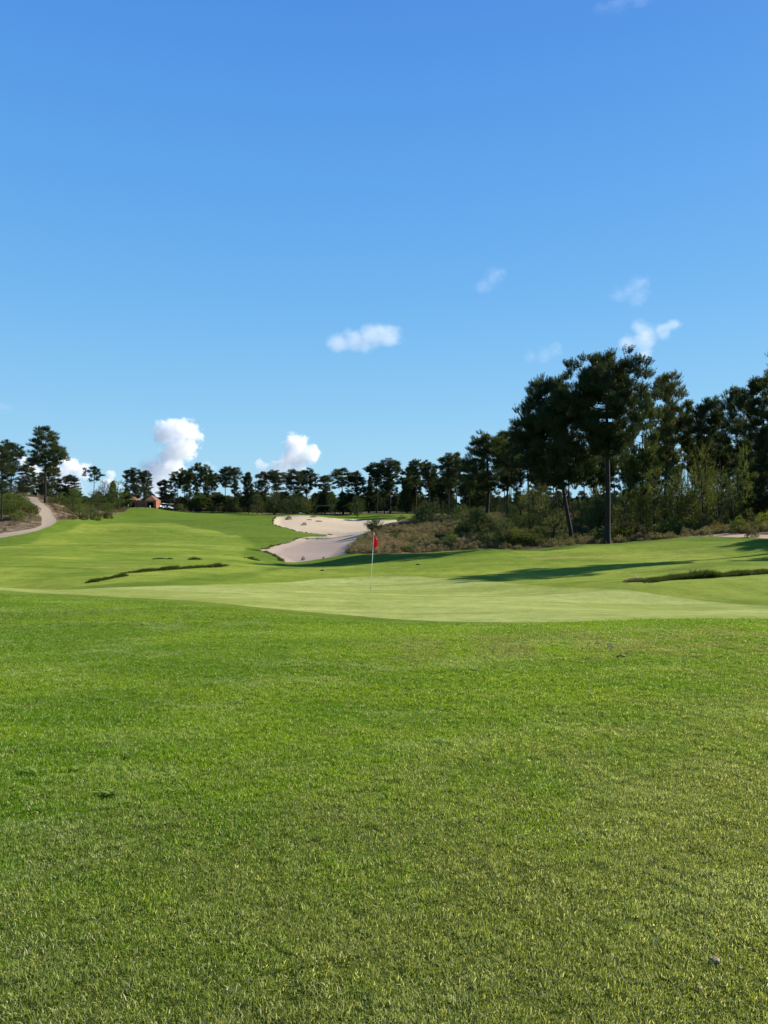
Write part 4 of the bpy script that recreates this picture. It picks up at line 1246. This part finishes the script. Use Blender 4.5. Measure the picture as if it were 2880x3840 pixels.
# two dark sprinkler covers, a leaning stake
for px, py, lab in ((1208, 2140, 'flat dark marker on the turf left of the flagstick'), (1567, 2118, 'flat dark marker on the turf right of the flagstick')):
    x, y = hit(px, py)
    bm = bmesh.new()
    add_box(bm, (0, 0, .03), (.22 * y / 42, .16, .055), .012)
    add_box(bm, (0.03, 0, .065), (.10, .10, .02), .006)
    o = bm_obj('turf_marker', bm, M_BLACK); o.location = (x, y, gz(x, y) - .01)
    tag(o, lab, 'marker', 'dark markers on the turf')
x, y = hit(2389, 2168)
st = empty('stake', (x, y, gz(x, y)))
bm = bmesh.new(); add_rod(bm, (0.10, 0, -.05), (-0.11, 0, .17), .013, .013, 8); bm_obj('shaft', bm, M_WHITE, st)
bm = bmesh.new(); add_rod(bm, (-0.111, 0, .171), (-0.125, 0, .186), .014, .014, 8); bm_obj('cap', bm, M_BLACK, st)
tag(st, 'short leaning white stake in the brown tuft right of the green', 'stake')

# clods, leaves and twigs on the near lawn
def clod(px, py, w, lab, mat=M_STONE, flat=.55, grp=None):
    x, y = hit(px, py)
    r = w / F * y / 2 * .60
    bm = bmesh.new()
    bmesh.ops.create_icosphere(bm, subdivisions=3, radius=r)
    for v in bm.verts:
        nn = mnoise.noise(v.co * (2.2 / r) + Vector((px, py, 0))) + .5 * mnoise.noise(v.co * (6 / r))
        v.co *= 1 + .35 * nn
        v.co.z *= flat
    o = bm_obj('soil_clod', bm, mat, None, True); o.location = (x, y, gz(x, y) + .012)
    tag(o, lab, 'clod', grp)
clod(2683, 3614, 58, 'largest pinkish brown soil clod in the grass at the lower right')
clod(2774, 3642, 24, 'smaller soil crumb right of the largest clod')
clod(2624, 3716, 34, 'flat soil crumb below and left of the largest clod', flat=.3)
clod(2056, 2712, 28, 'small reddish clod alone in mid lawn')
clod(1757, 2777, 12, 'tiny dark brown crumb left of the reddish clod', M_BLACK)
def twig(px, py, w, lab, mat, ang):
    x, y = hit(px, py)
    L = w / F * y
    bm = bmesh.new()
    p = [Vector((-L / 2, 0, .03)), Vector((-L * .1, .01, .042)), Vector((L * .2, 0, .036)), Vector((L / 2, .01, .03))]
    for i in range(3): add_rod(bm, p[i], p[i + 1], L * .12 * (1 - .2 * i), L * .12 * (.8 - .2 * i), 6)
    add_rod(bm, p[1], p[1] + Vector((L * .2, .02, .03)), L * .05, L * .02, 5)
    o = bm_obj('twig', bm, mat); o.location = (x, y, gz(x, y)); o.rotation_euler = (0, 0, ang)
    tag(o, lab, 'twig', 'bits lying on the lawn')
M_TW = simple_mat('dark_bark_bit', (0.05, 0.03, 0.025), .9, .3)
twig(2330, 2473, 36, 'blackish bit of bark, lowest of the scraps right of the worn patch', M_TW, .2)
twig(2293, 2434, 24, 'pale grey scrap above the blackish bark bit', simple_mat('pale_scrap', (.35, .33, .28), .7, .2), -.1)
twig(2240, 2424, 20, 'dark scrap left of the pale grey one', M_TW, .1)
twig(1956, 2438, 14, 'small dark scrap in the worn strip', M_TW, .4)
twig(1850, 2456, 12, 'tiny dark scrap left in the worn strip', M_TW, 0)
twig(1434, 2390, 14, 'dark scrap near the middle of the lawn below the green', M_TW, 1.2)
twig(1423, 2848, 16, 'dark scrap in the bright middle of the lawn', M_TW, .9)
twig(2577, 2472, 8, 'tiny dark crumb right of the bright strip', M_TW, .9)

# broad-leaved weeds
def weed(px, py, w, lab, seed, n=22):
    rg = np.random.default_rng(seed)
    x, y = hit(px, py)
    r = w / F * y / 2 * .75
    V, Fc = [], []
    for k in range(n):
        a = rg.uniform(0, 6.283); L = rg.uniform(.45, 1.0) * r; wd = rg.uniform(.004, .0075)
        bx_, by_ = rg.normal(0, r * .35, 2)
        up = rg.uniform(.25, .9)
        d = np.array([math.cos(a), math.sin(a)]); s = np.array([-d[1], d[0]])
        i0 = len(V)
        for u, ww in ((0, .5), (.35, 1), (.7, .9), (1, .05)):
            z = .012 + up * L * (u - .45 * u * u)
            c = np.array([bx_, by_]) + d * L * u
            V.append((c[0] - s[0] * wd * ww, c[1] - s[1] * wd * ww, z + .002)); V.append((c[0], c[1], z - .001)); V.append((c[0] + s[0] * wd * ww, c[1] + s[1] * wd * ww, z + .002))
        for q in range(3):
            b = i0 + q * 3
            Fc += [(b, b + 1, b + 4, b + 3), (b + 1, b + 2, b + 5, b + 4)]
    me = mesh_from('weed', np.array(V), np.array(Fc), {'rnd': rg.uniform(.2, .8, len(V)), 'hh': np.ones(len(V))}, M_WEED)
    o = link('weed', me); o.location = (x, y, gz(x, y))
    tag(o, lab, 'weed', 'coarse weeds in the lawn')
weed(418, 2985, 120, 'largest grey-green coarse weed tuft at the lower left of the lawn', 1, 30)
weed(492, 2838, 90, 'flat coarse weed above the largest tuft', 2, 20)
weed(300, 2890, 80, 'coarse weed left of and above the largest tuft', 3, 16)
weed(120, 2900, 130, 'bright coarse grass clump at the left edge of the lawn', 4, 22)
weed(670, 2975, 90, 'flat weed lying right of the largest tuft', 5, 14)

# ------------------------------------------------------------------ hut, shelters, carts
def hut():
    Y0 = 224.0
    k = Y0 / F
    cx = (522 - 1440) * k
    z0 = min(gz(cx, Y0), EYE - (1908 - HR) * k)
    e = empty('hut', (cx, Y0, z0))
    def X(px): return (px - 1440) * k - cx
    def Z(py): return EYE - (py - HR) * k - z0
    def slab(name, pts_, y0, y1, mat, hole=None):
        bm = bmesh.new()
        f = [bm.verts.new((a, y0, b)) for a, b in pts_]
        g = [bm.verts.new((a, y1, b)) for a, b in pts_]
        bm.faces.new(f); bm.faces.new(g[::-1])
        n = len(f)
        for i in range(n):
            j = (i + 1) % n
            bm.faces.new((f[i], f[j], g[j], g[i]))
        return bm_obj(name, bm, mat, e)
    zb = -1.2
    # right pavilion: framed front wall round a trapezoid doorway
    def pavilion(x0, x1, zt, apex_x, apex_z, d0, d1, dt, db):
        a, b, t, u = X(x0), X(x1), Z(zt), zb
        A, B, T_, Bo = X(d0), X(d1), Z(dt), Z(db)
        slab('wall', [(a, u), (A + .12, u), (A - .05, T_), (A - .05, t), (a, t)], -.2, 0, M_RUST)
        slab('wall', [(B - .12, u), (b, u), (b, t), (B + .05, t), (B + .05, T_)], -.2, 0, M_RUST)
        slab('lintel', [(A - .048, T_), (B + .048, T_), (B + .048, t), (A - .048, t)], -.197, -.003, M_RUST)
        slab('wall', [(a, u), (a + .15, u), (a + .15, t), (a, t)], .002, 4.5, M_RUST)
        slab('wall', [(b - .15, u), (b, u), (b, t), (b - .15, t)], .002, 4.5, M_RUST)
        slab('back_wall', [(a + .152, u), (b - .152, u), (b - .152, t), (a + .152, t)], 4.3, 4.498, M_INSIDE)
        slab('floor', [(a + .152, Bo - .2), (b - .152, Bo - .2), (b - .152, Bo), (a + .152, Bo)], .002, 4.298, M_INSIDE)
        bm = bmesh.new()
        o_ = .12
        q = [bm.verts.new(p) for p in ((a - o_, -.32, t), (b + o_, -.32, t), (b + o_, 4.62, t), (a - o_, 4.62, t))]
        ap = bm.verts.new((X(apex_x), 1.6, Z(apex_z))); ap2 = bm.verts.new((X(apex_x), 3.0, Z(apex_z)))
        bm.faces.new(q[::-1]); bm.faces.new((q[0], q[1], ap)); bm.faces.new((q[1], q[2], ap2, ap)); bm.faces.new((q[2], q[3], ap2)); bm.faces.new((q[3], q[0], ap, ap2))
        bm_obj('roof', bm, M_RUSTR, e)
        for fx_ in (A - .02, B + .02):
            slab('door_jamb', [(fx_ - .06, Bo), (fx_ + .06, Bo), (fx_ + .06, T_ - .003), (fx_ - .06, T_ - .003)], -.23, -.203, M_RUSTR)
    pavilion(546, 586, 1877, 561, 1857, 553, 576, 1884, 1908)
    pavilion(472, 512, 1875, 492, 1862, 480, 506, 1882, 1900)
    slab('link_wall', [(X(512) + .003, zb), (X(546) - .003, zb), (X(546) - .003, Z(1878)), (X(512) + .003, Z(1878))], .05, .25, M_RUST)
    slab('side_wall', [(X(457), zb), (X(472) - .003, zb), (X(472) - .003, Z(1881)), (X(457), Z(1885))], .05, .25, M_RUST)
    slab('link_roof', [(X(512) + .13, Z(1878) + .003), (X(546) - .13, Z(1878) + .003), (X(546) - .13, Z(1876)), (X(512) + .13, Z(1876))], .0, 3.5, M_RUSTR)
    tag(e, 'rust-red gabled hut with two dark doorways on the crest behind the fairway', 'hut')
hut()
def shelter(px0, px1, top, bot, Y0, lab, roofmat=M_DARKW, wall=True):
    k = Y0 / F
    cx = ((px0 + px1) / 2 - 1440) * k
    z0 = EYE - (bot - HR) * k
    w = (px1 - px0) * k; h = (bot - top) * k
    e = empty('shelter', (cx, Y0, z0))
    bm = bmesh.new(); add_box(bm, (0, 1.5, h - .12), (w, 3.6, .22), .02); bm_obj('roof', bm, roofmat, e)
    for sx in (-1, 1):
        for sy in (0, 1):
            bm = bmesh.new(); add_box(bm, (sx * (w / 2 - .15), .1 + sy * 2.8, (h - .232) / 2 - .5), (.14, .14, h - .232 + 1), .01); bm_obj('post', bm, M_DARKW, e)
    if wall:
        bm = bmesh.new(); add_box(bm, (0, 3.1, h / 2 - .62), (w - .5, .12, h - .232 + 1.0)); bm_obj('back_wall', bm, M_DARKW, e)
    tag(e, lab, 'shelter', 'flat dark shelters among the trees')
shelter(586, 654, 1877, 1902, 236, 'flat black cart shelter behind the parked golf carts')
shelter(1181, 1257, 1895, 1916, 216, 'flat grey-roofed shelter under the trees beyond the bunker', M_GLASS, False)
shelter(719, 762, 1906, 1922, 236, 'low dark shelter just above the fairway crest right of the carts')

def cart_proto():
    e = empty('golf_cart')
    bm = bmesh.new()
    add_box(bm, (0, 0, .48), (1.15, 2.2, .30), .06)
    add_box(bm, (0, -.85, .72), (1.1, .55, .30), .10, .8)
    bm_obj('body', bm, M_BLACK, e)
    bm = bmesh.new(); add_box(bm, (0, -1.06, .66), (1.0, .1, .34), .04); bm_obj('front_cowl', bm, M_WHITE, e)
    bm = bmesh.new(); add_box(bm, (0, .2, .82), (1.05, .5, .14), .04); bm_obj('seat', bm, M_WHITE, e)
    bm = bmesh.new(); add_box(bm, (0, .48, 1.08), (1.05, .12, .42), .04); bm_obj('seat_back', bm, M_WHITE, e)
    bm = bmesh.new(); add_box(bm, (0, -.05, 1.83), (1.25, 1.75, .09), .03); bm_obj('roof', bm, M_WHITE, e)
    for sx in (-1, 1):
        for y0, y1 in ((-.78, -.62), (.66, .58)):
            bm = bmesh.new(); add_rod(bm, (sx * .52, y0, .62), (sx * .52, y1, 1.80), .022, None, 6); bm_obj('strut', bm, M_BLACK, e)
        for y0 in (-.78, .72):
            bm = bmesh.new(); add_rod(bm, (sx * .46, y0, .23), (sx * .62, y0, .23), .23, None, 16)
            w = bm_obj('wheel', bm, M_BLACK, e)
            bm = bmesh.new(); add_rod(bm, (sx * .621, y0, .23), (sx * .632, y0, .23), .12, None, 12); bm_obj('rim', bm, M_WHITE, w)
    bm = bmesh.new(); add_rod(bm, (-.25, -.55, .85), (-.25, -.42, 1.12), .02, None, 6); add_rod(bm, (-.25, -.44, 1.09), (-.25, -.42, 1.12), .17, None, 14); bm_obj('steering_wheel', bm, M_BLACK, e)
    return e
cp = cart_proto()
for i, (px, Y0, rz, lab) in enumerate(((607, 222, .9, 'white-roofed golf cart nearest the hut'), (619, 224, .5, 'middle golf cart of the three beside the hut'), (639, 223, .7, 'golf cart farthest from the hut, by the low pines'))):
    c = cp if i == 0 else copy_tree(cp)
    X_ = (px - 1440) / F * Y0
    c.location = (X_, Y0, max(gz(X_, Y0), EYE - (1913 - HR) / F * Y0))
    c.rotation_euler = (0, 0, rz)
    tag(c, lab, 'golf cart', 'golf carts parked beside the hut')
X_ = (51 - 1440) / F * 176
c = copy_tree(cp); c.location = (X_, 176, gz(X_, 176)); c.rotation_euler = (0, 0, 2.6)
c.scale = (.8, .8, .8)
tag(c, 'pale golf cart at the top of the cart path under the left pines', 'golf cart')
def bag(px, py, Y0, lab, lean_):
    X_ = (px - 1440) / F * Y0
    z = max(gz(X_, Y0), EYE - (py - HR) / F * Y0)
    e = empty('golf_bag', (X_, Y0, z)); e.scale = (.8, .8, .8)
    bm = bmesh.new(); add_rod(bm, (0, 0, 0), (lean_, 0, .85), .16, .14, 12); bm_obj('body', bm, M_WHITE, e, True)
    bm = bmesh.new(); add_rod(bm, (lean_, 0, .852), (lean_ * 1.02, 0, .90), .15, .15, 12); bm_obj('rim', bm, M_BLACK, e)
    bm = bmesh.new()
    for k in range(4): add_rod(bm, (lean_ + .06 * math.cos(k * 1.6), .06 * math.sin(k * 1.6), .9), (lean_ * 1.3 + .09 * math.cos(k * 1.6), .09 * math.sin(k * 1.6), 1.12), .015, .02, 5)
    bm_obj('club', bm, M_BLACK, e)
    tag(e, lab, 'golf bag')
bag(479, 1901, 222, 'pale golf bag leaning beside the left doorway of the hut', .2)
bag(563, 1909, 221, 'white golf bag on the grass at the right doorway of the hut', -.1)
# wooden post by the top of the path
X_ = (140 - 1440) / F * 158
e = empty('marker_post', (X_, 158, gz(X_, 158)))
M_WOOD = simple_mat('weathered_post', (.20, .12, .07), .9, .25)
bm = bmesh.new(); add_box(bm, (0, 0, .6), (.16, .16, 1.2), .01); bm_obj('post', bm, M_WOOD, e)
bm = bmesh.new(); add_box(bm, (0, 0, 1.22), (.22, .22, .035), .008); bm_obj('cap', bm, M_WOOD, e)
tag(e, 'brown wooden post at the top of the cart path', 'post')

# ------------------------------------------------------------------ clouds: real scattering volumes far beyond the trees
CD = {'thick': 0.045, 'mid': 0.0095, 'thin': 0.0034, 'wisp': 0.0014}
def cloud(kind, puffs, label, Y0=2400.0, disp=20, vox=6.0, squash=1.0):
    """puffs: (photo column, row, radius in photo px); a hull round the puffs, its vapour thinning towards every puff's rim and broken up by noise"""
    k = Y0 / F
    cx = sum(p[0] for p in puffs) / len(puffs); cy = sum(p[1] for p in puffs) / len(puffs)
    bm = bmesh.new()
    rg = random.Random(int(cx))
    P = []
    grow = {'thick': 1.30, 'mid': 1.45, 'thin': 1.7, 'wisp': 1.7}[kind]
    for a, b, r in puffs:
        c = Vector(((a - cx) * k, rg.uniform(-.3, .3) * r * k, -(b - cy) * k))
        P.append((c, r * k * grow))
        bmesh.ops.create_icosphere(bm, subdivisions=3, radius=r * k * grow * 1.12, matrix=Matrix.Translation(c) @ Matrix.Diagonal((1, 1, squash, 1)))
    me = bpy.data.meshes.new('cloud'); bm.to_mesh(me); bm.free()
    t = NT('cloud_vapour')
    tc = t.n('ShaderNodeTexCoord').outputs['Object']
    tot = None
    for c, r in P:
        q = t.n('ShaderNodeVectorMath', operation='SUBTRACT'); t.l(tc, q.inputs[0]); q.inputs[1].default_value = c
        w = t.n('ShaderNodeVectorMath', operation='MULTIPLY'); t.l(q.outputs[0], w.inputs[0]); w.inputs[1].default_value = (1 / r, 1 / r, 1 / r / squash)
        d = t.n('ShaderNodeVectorMath', operation='LENGTH'); t.l(w.outputs[0], d.inputs[0])
        v = t.math('SUBTRACT', 1.0, d.outputs['Value'])
        tot = v if tot is None else t.math('SMOOTH_MAX', tot, v, 0.25)
    if kind == 'thick':
        n1 = t.noise(tc, 1 / 30.0, 7, 0.62)
        amp, lo, hi = 2.2, 0.18, 0.55
    elif kind == 'mid':
        n1 = t.noise(t.mapping(tc, (1, 1, 1.3), (0, .35, 0)), 1 / 42.0, 6, 0.62, .5)
        amp, lo, hi = 1.5, 0.10, 0.85
    else:
        n1 = t.noise(t.mapping(tc, (1, 1, 1.5), (0, .5, 0)), 1 / 40.0, 6, 0.62, .8)
        amp, lo, hi = 2.0, 0.2, 1.1
    dn = t.ramp(t.math('ADD', tot, t.math('MULTIPLY', t.math('SUBTRACT', n1, 0.5), amp)), lo, hi, 0.0, CD[kind])
    if kind == 'thick':
        # the vapour thins downwards, as the lower part of these towers is half lost in the distance
        sz_ = t.n('ShaderNodeSeparateXYZ'); t.l(tc, sz_.inputs[0])
        top = max(c.z + r for c, r in P); bot = min(c.z - r for c, r in P)
        dn = t.math('MULTIPLY', dn, t.ramp(sz_.outputs[2], bot + (top - bot) * .15, bot + (top - bot) * .8, 0.09, 1.0))
    v = t.n('ShaderNodeVolumePrincipled')
    v.inputs['Color'].default_value = (1, 1, 1, 1)
    v.inputs['Anisotropy'].default_value = 0.2
    t.l(dn, v.inputs['Density'])
    t.l(v.outputs[0], t.out.inputs['Volume'])
    me.materials.append(t.m)
    o = link('cloud', me); o.location = ((cx - 1440) * k, Y0, EYE - (cy - HR) * k)
    rm = o.modifiers.new('union', 'REMESH'); rm.mode = 'VOXEL'; rm.voxel_size = vox
    tag(o, label, 'cloud', 'clouds')
    return o
cloud('thick', [(635,1625,50),(690,1615,50),(728,1635,34),(606,1638,30),(690,1680,48),(650,1700,52),(640,1750,62),(600,1790,72),(560,1840,80)], 'tall white cumulus standing over the rust hut', disp=26)
cloud('thick', [(1112,1670,44),(1158,1700,40),(1095,1720,42),(1060,1760,48),(1000,1760,26),(968,1742,18),(1120,1740,36),(1030,1800,50)], 'bright cumulus with a stepped left side above the middle tree line', disp=22)
cloud('thick', [(240,1722,28),(268,1750,38),(225,1775,42),(305,1768,34),(250,1820,60)], 'white cumulus behind the tallest pine by the path', disp=18)
cloud('thick', [(88,1730,26),(108,1768,40),(135,1815,54)], 'white cumulus between the two left-most tall pines', disp=16)
cloud('thick', [(412,1778,20),(405,1810,26),(430,1830,26)], 'small cumulus beside the lone umbrella pine', disp=14)
cloud('thin', [(60,1830,60),(170,1825,66),(280,1835,60),(390,1840,56),(500,1845,60),(620,1850,64),(730,1855,50)], 'pale veil of low cloud behind the trees of the left half', squash=.8)
cloud('thin', [(1000,1810,50),(1080,1820,56),(1160,1830,50),(930,1830,40)], 'pale veil of low cloud below the bright cumulus of the middle', squash=.8)
cloud('mid', [(775,1742,20),(800,1755,16)], 'faint puff above the left cluster of the tree line', disp=12)
cloud('mid', [(1270,1285,44),(1330,1275,50),(1400,1262,56),(1455,1260,50),(1370,1290,34)], 'flat white cloud alone in the middle of the sky', disp=20, squash=.75)
cloud('mid', [(2360,1290,34),(2420,1265,44),(2480,1245,30),(2530,1215,24),(2400,1230,30),(2410,1330,30)], 'ragged white cloud above the right wood, trailing to the upper right', disp=22)
cloud('thin', [(1815,1065,28),(1850,1040,34),(1870,1030,22),(1800,1085,18)], 'small faint cloud high right of centre', disp=22)
cloud('thin', [(2390,1070,36),(2400,1110,34),(2320,1105,30),(2360,1090,30)], 'faint cloud high above the ragged white one', disp=24)
cloud('thin', [(2080,1315,28),(2040,1330,30),(1990,1332,24)], 'pale cloud just left of the tallest pine crown', disp=20)
cloud('thin', [(20,1525,30),(-20,1522,30)], 'grey wisp at the left edge of the sky', disp=14, squash=.6)
cloud('wisp', [(2320,0,50),(2400,-20,50),(2260,20,30)], 'pale wisp at the top edge of the sky', disp=26, squash=.6)
